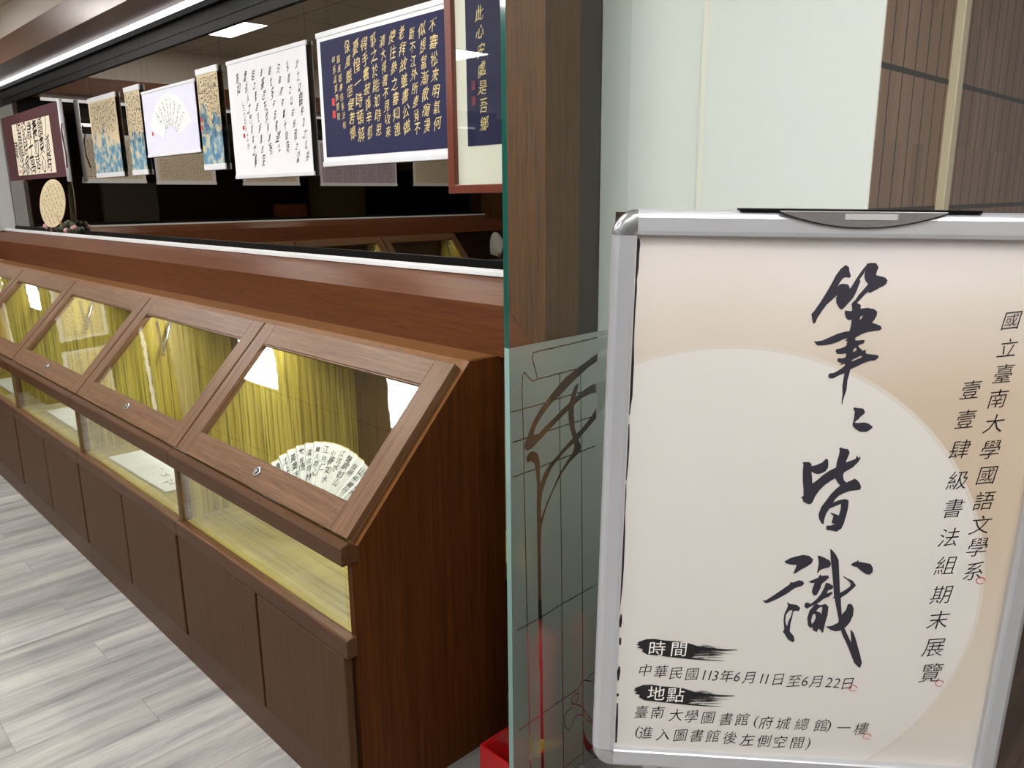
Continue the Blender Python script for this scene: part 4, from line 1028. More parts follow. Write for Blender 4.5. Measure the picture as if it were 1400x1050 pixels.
DRY=[[[137.4,-673.9],[148.9,-674.6],[175.8,-677.7],[150.9,-675.8]],[[137.9,-757.1],[149.6,-757.7],[177.0,-760.9],[151.6,-759.0]],[[138.1,-679.6],[145.0,-679.8],[161.1,-681.1],[146.2,-680.4]],[[138.6,-763.0],[145.6,-763.2],[162.0,-764.4],[146.8,-763.8]],[[165.3,-672.4],[170.1,-672.9],[181.5,-675.6],[171.0,-674.0]],[[166.2,-755.4],[171.2,-755.9],[182.7,-758.6],[172.0,-757.0]],[[153.0,-684.6],[163.9,-684.2],[189.3,-685.5],[165.8,-685.6]],[[153.7,-768.1],[164.8,-767.6],[190.6,-768.8],[166.7,-769.1]],[[146.8,-686.2],[156.3,-685.9],[178.6,-686.4],[157.9,-686.6]],[[147.4,-769.7],[157.1,-769.4],[179.8,-769.8],[158.8,-770.1]],[[135.1,-695.4],[138.9,-694.2],[147.8,-692.7],[139.6,-694.8]],[[135.5,-779.3],[139.4,-778.1],[148.4,-776.5],[140.1,-778.7]],[[172.9,-685.3],[179.2,-684.8],[193.9,-685.6],[180.3,-686.0]],[[174.0,-768.7],[180.4,-768.2],[195.4,-768.9],[181.5,-769.4]],[[135.9,-687.5],[140.7,-687.1],[152.0,-686.8],[141.5,-687.5]],[[136.3,-771.2],[141.3,-770.7],[152.8,-770.4],[142.1,-771.2]],[[163.6,-694.3],[167.0,-693.2],[175.1,-692.2],[167.7,-694.1]],[[164.5,-778.1],[168.0,-776.9],[176.2,-775.8],[168.6,-777.8]],[[147.5,-688.8],[156.8,-688.4],[178.3,-688.3],[158.3,-688.9]],[[148.2,-772.5],[157.6,-772.0],[179.4,-771.8],[159.2,-772.5]],[[170.4,-687.1],[179.6,-686.5],[201.1,-687.3],[181.2,-687.8]],[[171.4,-770.6],[180.8,-770.0],[202.6,-770.6],[182.4,-771.2]],[[153.2,-689.4],[165.1,-689.1],[192.9,-689.0],[167.2,-689.5]],[[154.0,-773.1],[166.1,-772.6],[194.4,-772.4],[168.1,-773.1]],[[170.8,-680.2],[177.5,-680.4],[193.2,-681.8],[178.7,-681.0]],[[171.8,-763.4],[178.7,-763.6],[194.6,-765.0],[179.8,-764.3]],[[164.1,-677.1],[177.7,-677.9],[209.7,-680.8],[180.1,-678.7]],[[165.0,-760.3],[178.9,-761.0],[211.4,-763.8],[181.3,-761.9]],[[158.3,-679.7],[167.4,-680.0],[188.5,-681.7],[168.9,-680.7]],[[159.2,-763.0],[168.4,-763.3],[189.8,-764.9],[169.9,-764.0]],[[142.4,-688.9],[152.1,-688.2],[174.8,-688.3],[153.8,-689.1]],[[143.0,-772.5],[152.9,-771.8],[175.9,-771.8],[154.6,-772.8]],[[173.5,-675.4],[185.7,-676.4],[214.1,-679.5],[187.8,-677.1]],[[174.6,-758.5],[187.0,-759.4],[215.9,-762.5],[189.1,-760.2]],[[176.1,-686.4],[184.2,-685.8],[203.3,-686.7],[185.7,-687.2]],[[177.3,-769.8],[185.5,-769.2],[204.9,-770.0],[187.0,-770.6]],[[168.8,-690.6],[171.9,-689.8],[179.3,-689.3],[172.5,-690.5]],[[169.8,-774.2],[173.0,-773.4],[180.5,-772.8],[173.6,-774.1]],[[137.3,-672.7],[141.0,-672.8],[149.8,-675.2],[141.7,-674.2]],[[137.8,-755.8],[141.6,-755.9],[150.5,-758.4],[142.3,-757.4]],[[139.3,-675.8],[145.8,-675.9],[161.2,-678.2],[147.0,-677.2]],[[139.8,-759.0],[146.5,-759.1],[162.1,-761.4],[147.7,-760.5]],[[176.3,-688.6],[180.0,-687.9],[188.6,-687.9],[180.7,-688.8]],[[177.5,-772.1],[181.2,-771.4],[189.9,-771.3],[181.9,-772.3]],[[163.9,-670.7],[171.7,-671.6],[189.9,-674.9],[173.1,-672.6]],[[164.9,-753.6],[172.8,-754.5],[191.2,-757.9],[174.1,-755.5]],[[160.0,-687.1],[168.9,-686.7],[189.7,-687.1],[170.4,-687.6]],[[160.9,-770.7],[169.9,-770.1],[191.0,-770.5],[171.5,-771.1]],[[157.7,-674.2],[163.9,-674.8],[178.4,-677.1],[164.9,-675.4]],[[158.5,-757.3],[164.8,-757.9],[179.5,-760.2],[165.9,-758.6]],[[155.1,-683.3],[167.2,-683.3],[195.6,-684.7],[169.3,-684.2]],[[155.9,-766.7],[168.2,-766.7],[197.1,-768.0],[170.3,-767.6]],[[135.1,-682.3],[138.8,-681.8],[147.7,-682.6],[139.5,-683.0]],[[135.5,-765.8],[139.3,-765.3],[148.4,-766.1],[140.1,-766.5]],[[150.8,-678.8],[166.7,-679.4],[203.6,-682.1],[169.4,-680.3]],[[151.5,-762.1],[167.6,-762.6],[205.2,-765.2],[170.4,-763.6]],[[149.0,-677.8],[155.6,-678.2],[171.0,-679.8],[156.7,-678.7]],[[149.7,-761.1],[156.4,-761.4],[172.0,-763.0],[157.5,-762.0]],[[158.6,-694.0],[164.5,-692.8],[178.2,-692.0],[165.5,-693.9]],[[159.5,-777.8],[165.4,-776.5],[179.3,-775.6],[166.5,-777.6]],[[175.8,-692.1],[184.4,-691.1],[204.6,-690.9],[185.9,-692.3]],[[176.9,-775.7],[185.7,-774.7],[206.2,-774.3],[187.2,-775.9]],[[169.2,-676.4],[175.5,-676.8],[190.1,-678.9],[176.6,-677.7]],[[170.3,-759.5],[176.6,-759.9],[191.4,-762.0],[177.7,-760.8]],[[145.7,-683.9],[150.2,-683.5],[161.0,-684.1],[151.1,-684.5]],[[146.3,-767.4],[150.9,-766.9],[161.9,-767.5],[151.8,-768.0]],[[158.7,-671.7],[164.0,-672.3],[176.4,-675.0],[164.9,-673.3]],[[159.5,-754.7],[164.9,-755.3],[177.5,-758.1],[165.9,-756.3]],[[164.0,-671.7],[167.5,-672.1],[175.7,-674.7],[168.1,-673.2]],[[165.0,-754.6],[168.5,-755.1],[176.8,-757.7],[169.1,-756.2]],[[152.0,-686.8],[156.6,-686.4],[167.2,-686.4],[157.4,-686.9]],[[152.7,-770.4],[157.4,-769.9],[168.2,-769.8],[158.2,-770.5]],[[174.1,-676.5],[177.5,-676.7],[185.6,-678.5],[178.1,-677.5]],[[175.2,-759.6],[178.6,-759.8],[186.9,-761.6],[179.3,-760.6]],[[148.4,-674.3],[155.2,-674.5],[171.3,-677.2],[156.5,-676.0]],[[149.1,-757.5],[156.0,-757.6],[172.3,-760.4],[157.3,-759.2]],[[139.5,-679.2],[149.7,-679.2],[173.7,-681.3],[151.5,-680.6]],[[140.0,-762.6],[150.4,-762.5],[174.8,-764.6],[152.3,-764.0]],[[176.8,-674.1],[183.2,-674.4],[198.4,-677.3],[184.4,-675.8]],[[178.0,-757.1],[184.5,-757.4],[199.9,-760.3],[185.7,-758.9]],[[136.6,-684.1],[140.2,-683.5],[148.6,-684.0],[140.8,-684.7]],[[137.1,-767.6],[140.7,-767.0],[149.2,-767.5],[141.4,-768.2]],[[174.8,-684.1],[178.0,-684.0],[185.3,-684.4],[178.5,-684.4]],[[176.0,-767.5],[179.1,-767.3],[186.6,-767.7],[179.7,-767.8]],[[152.8,-691.9],[156.5,-690.8],[165.1,-690.2],[157.1,-691.8]],[[153.6,-775.6],[157.3,-774.5],[166.0,-773.8],[158.0,-775.6]],[[151.3,-675.6],[161.1,-676.2],[184.1,-678.8],[162.8,-677.1]],[[152.0,-758.8],[162.0,-759.4],[185.4,-761.9],[163.7,-760.2]],[[150.8,-689.6],[156.6,-688.7],[170.4,-688.6],[157.7,-689.8]],[[151.5,-773.2],[157.4,-772.3],[171.5,-772.1],[158.5,-773.5]],[[155.9,-673.0],[161.4,-673.3],[174.2,-676.1],[162.4,-674.7]],[[156.7,-756.1],[162.3,-756.3],[175.3,-759.1],[163.3,-757.8]],[[159.5,-695.2],[162.6,-694.1],[169.8,-692.8],[163.1,-694.7]],[[160.4,-779.0],[163.5,-777.9],[170.8,-776.5],[164.1,-778.5]],[[167.8,-687.8],[174.9,-687.2],[191.4,-687.5],[176.1,-688.2]],[[168.8,-771.3],[176.0,-770.6],[192.8,-770.9],[177.3,-771.7]],[[172.5,-687.9],[179.3,-687.3],[195.5,-687.6],[180.6,-688.3]],[[173.5,-771.4],[180.5,-770.7],[196.9,-771.0],[181.8,-771.7]],[[162.7,-677.9],[172.3,-678.2],[194.8,-680.6],[174.0,-679.3]],[[163.6,-761.1],[173.4,-761.3],[196.2,-763.7],[175.1,-762.5]],[[168.2,-682.3],[171.3,-682.0],[178.7,-682.9],[171.9,-683.0]],[[169.2,-765.7],[172.4,-765.3],[179.9,-766.2],[173.0,-766.3]],[[171.6,-686.7],[180.2,-686.4],[200.4,-686.9],[181.7,-687.2]],[[172.6,-770.2],[181.4,-769.8],[201.9,-770.2],[182.9,-770.6]],[[150.0,-688.2],[153.2,-687.3],[160.7,-687.3],[153.8,-688.6]],[[150.7,-771.9],[153.9,-770.9],[161.6,-770.8],[154.6,-772.2]],[[173.0,-695.2],[176.2,-694.3],[183.8,-692.9],[176.8,-694.7]],[[174.0,-779.0],[177.3,-778.0],[185.0,-776.5],[177.9,-778.4]],[[172.7,-680.5],[177.0,-680.4],[187.0,-681.7],[177.8,-681.3]],[[173.8,-763.7],[178.1,-763.7],[188.3,-764.9],[178.9,-764.5]],[[162.1,-673.5],[168.1,-673.9],[182.0,-676.6],[169.1,-675.1]],[[163.0,-756.5],[169.1,-756.9],[183.3,-759.6],[170.2,-758.2]],[[164.5,-669.7],[173.8,-670.7],[195.5,-674.6],[175.4,-671.8]],[[165.5,-752.6],[174.9,-753.6],[196.9,-757.5],[176.5,-754.7]],[[153.2,-684.0],[157.4,-683.4],[167.5,-684.2],[158.2,-684.7]],[[153.9,-767.4],[158.3,-766.8],[168.5,-767.6],[159.1,-768.1]],[[143.5,-683.0],[147.0,-682.6],[155.4,-683.3],[147.7,-683.6]],[[144.0,-766.5],[147.6,-766.0],[156.1,-766.7],[148.3,-767.1]],[[173.9,-693.1],[177.2,-692.1],[184.8,-691.3],[177.8,-693.0]],[[175.0,-776.8],[178.3,-775.7],[186.1,-774.9],[178.9,-776.7]],[[172.3,-675.2],[177.5,-675.4],[190.0,-677.9],[178.5,-676.7]],[[173.4,-758.3],[178.7,-758.5],[191.3,-760.9],[179.7,-759.8]],[[166.1,-681.5],[175.9,-681.5],[198.9,-683.2],[177.6,-682.6]],[[167.0,-764.8],[177.0,-764.7],[200.4,-766.4],[178.8,-765.9]],[[149.8,-686.4],[157.3,-685.8],[174.8,-686.3],[158.6,-686.9]],[[150.5,-769.9],[158.1,-769.3],[176.0,-769.7],[159.4,-770.4]],[[156.1,-677.9],[161.9,-677.8],[175.8,-679.8],[163.0,-679.2]],[[156.9,-761.1],[162.8,-761.0],[176.9,-763.0],[163.9,-762.5]],[[141.7,-671.7],[144.8,-671.9],[152.3,-674.4],[145.4,-673.3]],[[142.2,-754.8],[145.4,-754.9],[153.0,-757.5],[146.1,-756.4]],[[176.5,-676.4],[180.6,-676.8],[190.1,-678.6],[181.3,-677.5]],[[177.6,-759.5],[181.8,-759.9],[191.5,-761.7],[182.5,-760.6]],[[160.2,-682.1],[174.0,-682.5],[206.3,-684.2],[176.4,-683.1]],[[161.0,-765.5],[175.1,-765.8],[208.0,-767.4],[177.5,-766.5]],[[172.1,-682.1],[185.8,-682.1],[217.9,-684.3],[188.2,-683.5]],[[173.2,-765.4],[187.1,-765.4],[219.7,-767.5],[189.6,-766.7]],[[173.6,-683.1],[182.5,-683.0],[203.5,-684.3],[184.1,-684.0]],[[174.7,-766.4],[183.8,-766.2],[205.1,-767.6],[185.4,-767.3]],[[142.4,-681.8],[159.0,-681.8],[197.7,-684.1],[161.9,-683.3]],[[143.0,-765.3],[159.9,-765.2],[199.2,-767.4],[162.8,-766.7]],[[135.4,-686.3],[139.9,-685.9],[150.5,-685.8],[140.7,-686.3]],[[135.9,-769.9],[140.4,-769.4],[151.2,-769.3],[141.2,-769.9]],[[140.8,-690.2],[153.8,-689.5],[184.3,-689.5],[156.1,-690.4]],[[141.3,-773.9],[154.6,-773.2],[185.6,-773.0],[156.9,-774.1]],[[150.8,-682.4],[164.6,-682.4],[196.8,-684.3],[167.0,-683.6]],[[151.5,-765.8],[165.6,-765.7],[198.3,-767.5],[168.0,-767.0]],[[136.4,-673.2],[149.1,-674.0],[178.7,-677.4],[151.3,-675.1]],[[136.9,-756.3],[149.8,-757.1],[179.8,-760.5],[152.0,-758.3]],[[163.2,-690.2],[170.7,-689.3],[188.5,-689.3],[172.1,-690.4]],[[164.1,-773.8],[171.8,-772.9],[189.9,-772.7],[173.2,-774.0]],[[157.3,-675.0],[160.9,-674.9],[169.4,-677.2],[161.6,-676.5]],[[158.2,-758.1],[161.8,-758.1],[170.4,-760.3],[162.5,-759.6]]]
CH=[["國",549.8,-143.9,29.7,"k"],["立",551.2,-183.0,30.2,"k"],["臺",551.2,-219.7,30.7,"k"],["南",549.0,-256.0,31.2,"k"],["大",549.8,-292.8,31.7,"k"],["學",550.7,-331.3,32.3,"k"],["國",551.7,-370.5,32.8,"k"],["語",553.7,-410.3,33.4,"k"],["文",554.4,-448.6,33.9,"k"],["學",555.5,-483.9,34.5,"k"],["系",556.2,-523.4,35.0,"k"],["壹",510.5,-244.2,31.1,"k"],["壹",509.9,-287.5,31.7,"k"],["肆",508.5,-332.8,32.4,"k"],["級",512.3,-380.0,33.0,"k"],["書",512.4,-423.7,33.7,"k"],["法",512.8,-470.5,34.4,"k"],["組",515.0,-515.9,35.0,"k"],["期",515.5,-564.6,35.7,"k"],["末",517.3,-608.1,36.4,"k"],["展",517.3,-654.9,37.1,"k"],["覽",519.1,-700.1,37.8,"k"],["中",79.5,-722.3,25.6,"k"],["華",104.3,-723.1,25.5,"k"],["民",128.7,-724.0,25.5,"k"],["國",153.7,-724.4,25.5,"k"],["1",172.8,-724.4,28.2,"n"],["1",182.1,-724.6,28.1,"n"],["3",190.8,-724.9,28.1,"n"],["年",208.3,-724.5,25.4,"k"],["6",224.8,-724.3,28.1,"n"],["月",244.1,-725.1,25.4,"k"],["1",262.9,-725.4,28.0,"n"],["1",271.2,-725.7,28.0,"n"],["日",288.5,-725.4,25.3,"k"],["至",313.5,-727.0,25.3,"k"],["6",330.4,-725.9,27.9,"n"],["月",348.3,-725.5,25.2,"k"],["2",367.6,-725.9,27.8,"n"],["2",379.5,-726.3,27.8,"n"],["日",395.7,-726.4,25.1,"k"],["時",95.8,-681.7,28.5,"w"],["間",130.3,-680.4,28.4,"w"],["地",99.1,-762.9,29.4,"w"],["點",130.1,-764.1,29.4,"w"],["臺",77.3,-799.8,26.4,"k"],["南",103.2,-798.9,26.3,"k"],["大",133.0,-801.8,26.3,"k"],["學",158.0,-802.1,26.3,"k"],["圖",184.4,-802.8,26.2,"k"],["書",213.2,-803.7,26.2,"k"],["館",238.6,-802.7,26.2,"k"],["(",260.4,-805.3,26.1,"k"],["府",276.8,-806.2,26.1,"k"],["城",303.9,-806.4,26.1,"k"],["總",333.1,-805.5,26.0,"k"],["館",363.4,-805.5,26.0,"k"],[")",375.6,-806.7,26.0,"k"],["一",399.0,-807.9,26.0,"k"],["樓",426.0,-808.0,25.9,"k"],["(",72.4,-837.4,26.8,"k"],["進",86.4,-838.5,26.8,"k"],["入",115.0,-839.9,26.7,"k"],["圖",142.3,-839.2,26.7,"k"],["書",168.8,-838.1,26.6,"k"],["館",194.6,-837.1,26.6,"k"],["後",221.8,-838.4,26.5,"k"],["左",250.0,-840.6,26.5,"k"],["側",276.7,-840.7,26.5,"k"],["空",301.8,-841.0,26.4,"k"],["間",329.0,-841.1,26.4,"k"],[")",347.1,-841.9,26.4,"k"]]
RINGS=[[404.6,-733.8],[436.4,-820.8],[567.8,-537.4],[534.0,-716.9]]
STR=[[[36.3,-39.7,1.32],[36.2,-47.8,2.42],[35.7,-59.9,2.2],[35.2,-80.3,2.75],[34.9,-95.8,1.65],[34.1,-111.3,2.86],[34.0,-142.7,2.2],[33.9,-185.3,2.42],[34.8,-217.7,2.86],[35.3,-250.6,2.42],[34.9,-267.3,2.86],[35.1,-281.8,1.32],[35.1,-295.3,0.66]],[[35.3,-310.0,0.66],[35.0,-340.8,1.98],[34.9,-375.6,1.76],[34.3,-399.0,1.1]],[[34.3,-403.8,0.88],[33.7,-422.8,2.2],[33.9,-452.7,1.54],[34.1,-483.0,2.64],[35.1,-544.9,2.2],[34.7,-576.4,1.98],[34.3,-608.4,0.77]],[[37.3,-623.7,0.66],[36.4,-636.7,2.2],[36.5,-647.1,0.88]],[[37.5,-665.4,1.1],[37.6,-673.3,1.54],[37.6,-678.6,0.88]],[[38.3,-717.2,0.88],[37.5,-726.7,2.2],[37.4,-743.0,0.77]],[[37.8,-767.5,1.32],[37.7,-773.0,0.88]],[[38.0,-785.3,0.77],[38.3,-822.9,1.54],[38.7,-860.9,1.1]]]
GL=[[[1491.6,1169.3],[1445.3,1169.8],[1322.4,1166.3],[1223.8,1164.8],[1218.5,1153.0],[1235.9,1102.1]],[[1365.6,1104.5],[1235.9,1102.1],[1219.9,1099.7],[1211.1,1107.6],[1193.9,1124.3],[1188.6,1117.6],[1186.5,1080.2],[1190.6,963.8],[1191.2,853.1],[1193.9,757.1],[1195.1,687.2],[1197.6,552.9],[1199.9,463.8],[1202.0,387.9],[1203.1,302.7],[1205.6,153.8],[1207.9,107.2]],[[1308.8,1101.7],[1310.4,936.5],[1318.0,645.2],[1324.0,331.2],[1327.6,191.6],[1329.9,36.7]],[[1381.7,1088.5],[1387.0,919.0],[1395.3,618.8],[1402.9,294.7],[1409.8,6.9]],[[1151.9,1042.6],[1263.0,1042.9],[1346.6,1046.0],[1386.3,1045.5]],[[1157.6,972.6],[1274.2,974.3],[1420.3,976.6],[1484.1,978.0]],[[1156.5,891.7],[1229.5,892.8],[1278.0,895.6],[1348.1,896.6],[1440.8,898.9],[1481.8,901.1]],[[1163.9,510.0],[1243.1,511.1],[1318.8,517.0],[1394.2,518.6],[1469.2,522.0]],[[1168.3,240.7],[1239.6,243.1],[1306.7,246.5],[1338.4,247.5],[1383.1,247.1]],[[1329.9,38.3],[1409.2,43.2]],[[1383.1,247.1],[1395.4,259.7],[1412.0,261.0],[1433.4,247.1],[1442.0,245.2],[1452.5,257.5],[1445.8,268.5],[1433.1,266.7],[1423.9,255.4]],[[1444.3,241.0],[1449.1,215.0],[1458.4,185.0]],[[1385.4,235.1],[1375.0,238.7],[1360.8,230.2],[1360.9,216.3],[1375.4,207.5],[1385.5,221.1],[1386.5,242.3]],[[1361.0,206.9],[1342.8,202.3],[1330.9,186.8],[1335.1,162.9],[1349.4,143.5],[1363.7,147.8],[1369.7,166.7],[1384.1,171.8],[1405.3,159.3],[1422.6,139.2],[1444.7,113.2],[1458.0,104.6]],[[1379.5,204.8],[1400.6,188.5],[1422.3,155.3],[1444.5,121.4],[1457.8,111.2]]]
GP=[[[1409.3,117.4],[1419.3,83.1],[1437.1,53.8],[1455.0,37.5],[1455.6,9.0],[1437.7,22.3],[1419.9,47.0],[1410.9,71.5]],[[1373.6,13.1],[1390.4,18.0],[1416.3,8.2],[1442.9,-15.3],[1456.6,-36.5]],[[1444.1,1131.9],[1441.6,1111.7],[1409.7,1101.6],[1385.6,1090.5],[1350.2,1073.6],[1315.5,1054.3],[1283.4,1039.0],[1252.0,1016.1],[1233.7,998.9],[1222.7,980.2],[1226.3,972.8],[1237.2,973.1],[1259.3,986.9],[1285.4,998.7],[1315.8,1015.4],[1346.7,1029.7],[1382.3,1044.9],[1410.6,1053.6],[1437.3,1058.6],[1439.1,1034.6],[1415.0,1034.8],[1386.5,1030.4],[1358.7,1017.9],[1323.6,1001.7],[1293.0,986.4],[1266.7,971.9],[1244.5,959.5],[1215.3,944.4],[1201.0,943.0],[1192.2,951.7],[1195.9,965.2],[1208.5,985.9],[1222.9,1009.0],[1244.7,1032.0],[1270.4,1052.0],[1300.2,1072.9],[1330.6,1091.5],[1365.6,1104.5],[1409.4,1119.3]],[[1439.5,1056.9],[1456.2,1059.6],[1473.4,1053.8],[1482.4,1038.2],[1476.6,1013.7],[1466.5,990.0],[1449.7,976.3],[1443.1,988.9],[1449.0,1007.6],[1448.6,1024.5],[1440.0,1034.5]],[[1446.1,1132.9],[1467.0,1136.8],[1490.4,1137.7],[1490.9,1122.4],[1467.4,1120.2],[1446.5,1115.1]],[[1362.1,1064.8],[1373.1,1069.6],[1374.0,1061.3],[1366.3,1042.3],[1359.4,1021.8],[1359.0,994.6],[1363.3,960.6],[1373.8,933.2],[1388.4,907.3],[1372.0,911.2],[1355.6,937.3],[1343.4,970.3],[1339.2,998.6],[1342.8,1025.0],[1350.5,1047.9]],[[1440.8,995.0],[1443.5,971.9],[1420.6,956.8],[1396.1,942.3],[1371.8,928.0],[1363.8,925.1],[1332.0,912.9],[1304.8,897.3],[1281.8,881.0],[1266.7,860.1],[1251.6,831.1],[1244.0,808.4],[1232.8,811.6],[1244.1,852.4],[1255.4,874.0],[1278.0,894.3],[1300.9,906.5],[1331.9,925.4],[1363.6,942.5],[1395.8,959.2],[1424.4,978.6]],[[1384.3,909.1],[1384.4,897.7],[1364.2,888.4],[1344.2,879.2],[1316.7,858.2],[1289.6,826.2],[1270.5,798.0],[1259.0,776.2],[1249.5,751.0],[1243.8,727.4],[1243.9,758.3],[1249.5,770.6],[1262.8,797.4],[1281.9,822.7],[1308.9,860.2],[1332.3,882.2],[1356.0,901.7],[1361.9,914.3],[1359.7,928.8],[1371.8,931.6]],[[1199.1,928.4],[1208.1,936.8],[1222.5,936.6],[1235.2,927.7],[1241.4,912.8],[1242.4,901.7],[1244.2,860.6],[1249.7,823.4],[1245.8,796.8],[1247.6,754.4],[1245.6,712.7],[1244.3,670.4],[1234.1,673.9],[1232.5,733.8],[1232.0,800.8],[1233.0,849.9],[1229.5,888.8],[1224.1,907.6],[1213.3,915.6],[1200.7,914.8]],[[1234.2,683.2],[1245.5,679.4],[1247.1,571.6],[1248.9,517.7],[1250.6,365.3],[1239.5,370.5],[1236.2,537.6]],[[1241.3,399.8],[1251.2,395.3],[1252.8,248.2],[1257.1,78.7],[1245.6,85.4],[1242.3,253.6]]]
# ================================================================ glass partition with frosted, patterned film
t = thing('glass_partition', 'clear glass partition with frosted lower film etched with looping leaf lines, edge-on beside the oak upright', 'glass partition', (-1.2, 1.15, 0))
Y0, Y1 = 1.150, 1.5465
def gy(y): return y - 1.15
ZF = 1.184
MB().box(-.0074, .0074, gy(Y0) + .0005, gy(Y1), 0.001, 2.5).build('glass_sheet', MT['pglass'], t)
# polished front edge: dark where clear, paler below, reflected light put into the colour
MB().box(-.0075, .0075, gy(Y0) - .0008, gy(Y0), ZF, 2.5).build('clear_edge', MT['gedge'], t)
MB().box(-.0075, .0075, gy(Y0) - .0008, gy(Y0), 0.0, ZF).build('lower_lit_edge', MT['gedge2'], t)
# film cut away along the etched lines: scan lines 1 mm high
ny, nz = int((Y1 - Y0) * 1000) * 2, int(ZF * 1000)
gyv = Y0 * 1000 + (np.arange(ny) + .5) * .5
gzv = np.arange(nz) + .5
YY, ZZ = np.meshgrid(gyv, gzv)
mask = np.ones((nz, ny), bool)
for ln in GL:
    for (ya, za), (yb, zb) in zip(ln[:-1], ln[1:]):
        dy, dz = yb - ya, zb - za
        l2 = dy * dy + dz * dz
        if l2 < 1e-6: continue
        hw = 1.5
        i0 = max(int(min(za, zb) - 4), 0); i1 = min(int(max(za, zb) + 4), nz)
        if i1 <= i0: continue
        tt = np.clip(((YY[i0:i1] - ya) * dy + (ZZ[i0:i1] - za) * dz) / l2, 0, 1)
        d = np.hypot((YY[i0:i1] - ya - tt * dy) , (ZZ[i0:i1] - za - tt * dz))
        mask[i0:i1] &= d > hw
for pg in GP:
    ins = np.zeros_like(mask)
    n = len(pg)
    for i in range(n):
        (ya, za), (yb, zb) = pg[i], pg[(i + 1) % n]
        if za == zb: continue
        c = ((za > ZZ) != (zb > ZZ)) & (YY < (yb - ya) * (ZZ - za) / (zb - za) + ya)
        ins ^= c
    mask &= ~ins
vs = []; fs = []
X_ = .0082
for i in range(nz):
    row = np.concatenate(([0], mask[i].astype(np.int8), [0]))
    df = np.diff(row)
    for a, b in zip(np.where(df == 1)[0], np.where(df == -1)[0]):
        ya, yb = gy(Y0) + a * .0005, gy(Y0) + b * .0005
        k = len(vs)
        vs += [(X_, ya, i * .001 + .001), (X_, yb, i * .001 + .001), (X_, yb, i * .001 + .002), (X_, ya, i * .001 + .002)]
        fs.append([k, k + 1, k + 2, k + 3])
MB().add(vs, fs).build('frosted_film', MT['frost'], t, recalc=False)

# ================================================================ fire extinguishers in their red box
t = thing('extinguisher_box', 'open red metal box on the floor behind the frosted glass', 'red box', (-1.285, 1.30, 0))
m = MB()
m.box(-.073, .065, -.114, .235, .001, .005)
m.box(-.073, -.067, -.114, .235, .005, .10).box(.059, .065, -.114, .235, .005, .10).box(-.067, .059, -.114, -.108, .005, .10).box(-.067, .059, .229, .235, .005, .10)
m.build('tray', MT['redm'], t, bevel=.0015)
def extinguisher(y, label):
    e = thing('fire_extinguisher', label, 'fire extinguisher', (-1.292, y, .0055), 0, 'red fire extinguishers in the floor box')
    MB().lathe([(.001, 0), (.047, 0), (.0505, .006), (.0505, .34), (.046, .37), (.030, .395), (.018, .405), (.016, .425), (.001, .426)], (0, 0, 0), 28).build('cylinder', MT['redm'], e)
    MB().lathe([(.0508, .045), (.0511, .0455), (.0511, .095), (.0508, .0955)], (0, 0, 0), 28).build('yellow_band', MT['yellow'], e)
    MB().lathe([(.0508, .012), (.0511, .0125), (.0511, .042), (.0508, .0425)], (0, 0, 0), 28).build('white_band', MT['white'], e)
    MB().lathe([(.001, .426), (.02, .427), (.02, .455), (.001, .456)], (0, 0, 0), 16).box(-.012, .012, -.09, .02, .456, .468).box(-.011, .011, -.075, .01, .44, .448).build('valve', MT['black'], e, bevel=.001)
    MB().tube([(.015, 0, .44), (.04, 0, .43), (.0575, 0, .38), (.0575, 0, .14)], .006, 8).build('hose', MT['black'], e)
extinguisher(1.352, 'red fire extinguisher nearer the glass edge, seen through the etched stem line')
extinguisher(1.468, 'red fire extinguisher further back, dimly red through the frosted glass')

# ================================================================ poster stand
o_ = Vector((-0.7031, 0.8803, 1.4784)); er = Vector((0.7531, 0.6575, -0.0190)).normalized()
eu = Vector((0.0286, -0.0040, 0.99958)); eu = (eu - er * eu.dot(er)).normalized()
ny_ = eu.cross(er).normalized()
base = o_ + er * .32
base = base - eu * (base.z / eu.z)
t = bpy.data.objects.new('poster_stand', None); COL.objects.link(t)
t.matrix_world = Matrix(((er.x, ny_.x, eu.x, base.x), (er.y, ny_.y, eu.y, base.y), (er.z, ny_.z, eu.z, base.z), (0, 0, 0, 1)))
tag(t, 'silver aluminium snap-frame stand holding a large calligraphy exhibition poster', 'poster stand')
FW, FH = .64, .902
XL_, XR_ = -.32, .32
ZB = BH - FH
prof = [(0, .014), (0, -.001), (.002, -.006), (.0055, -.0095), (.010, -.0115), (.028, -.0125), (.0325, -.0115), (.034, -.009), (.034, .0012), (.030, .002), (.030, .014)]
rw = .034
def rail(axis, sgn, edge, a, b):
    """prof mapped so that 0 is the outer edge"""
    m = MB()
    if axis == 'Z': m.prism([(edge + sgn * w, y) for w, y in prof], a, b, 'Z')
    else: m.prism([(y, edge + sgn * w) for w, y in prof], a, b, 'X')
    return m
fr = rail('Z', 1, XL_, ZB + rw, BH - rw).build('frame_rail', MT['alu'], t)
rail('Z', -1, XR_, ZB + rw, BH - rw).build('frame_rail', MT['alu'], t)
rail('X', -1, BH, XL_ + rw, XR_ - rw).build('frame_rail', MT['alu'], t)
rail('X', 1, ZB, XL_ + rw, XR_ - rw).build('frame_rail', MT['alu'], t)
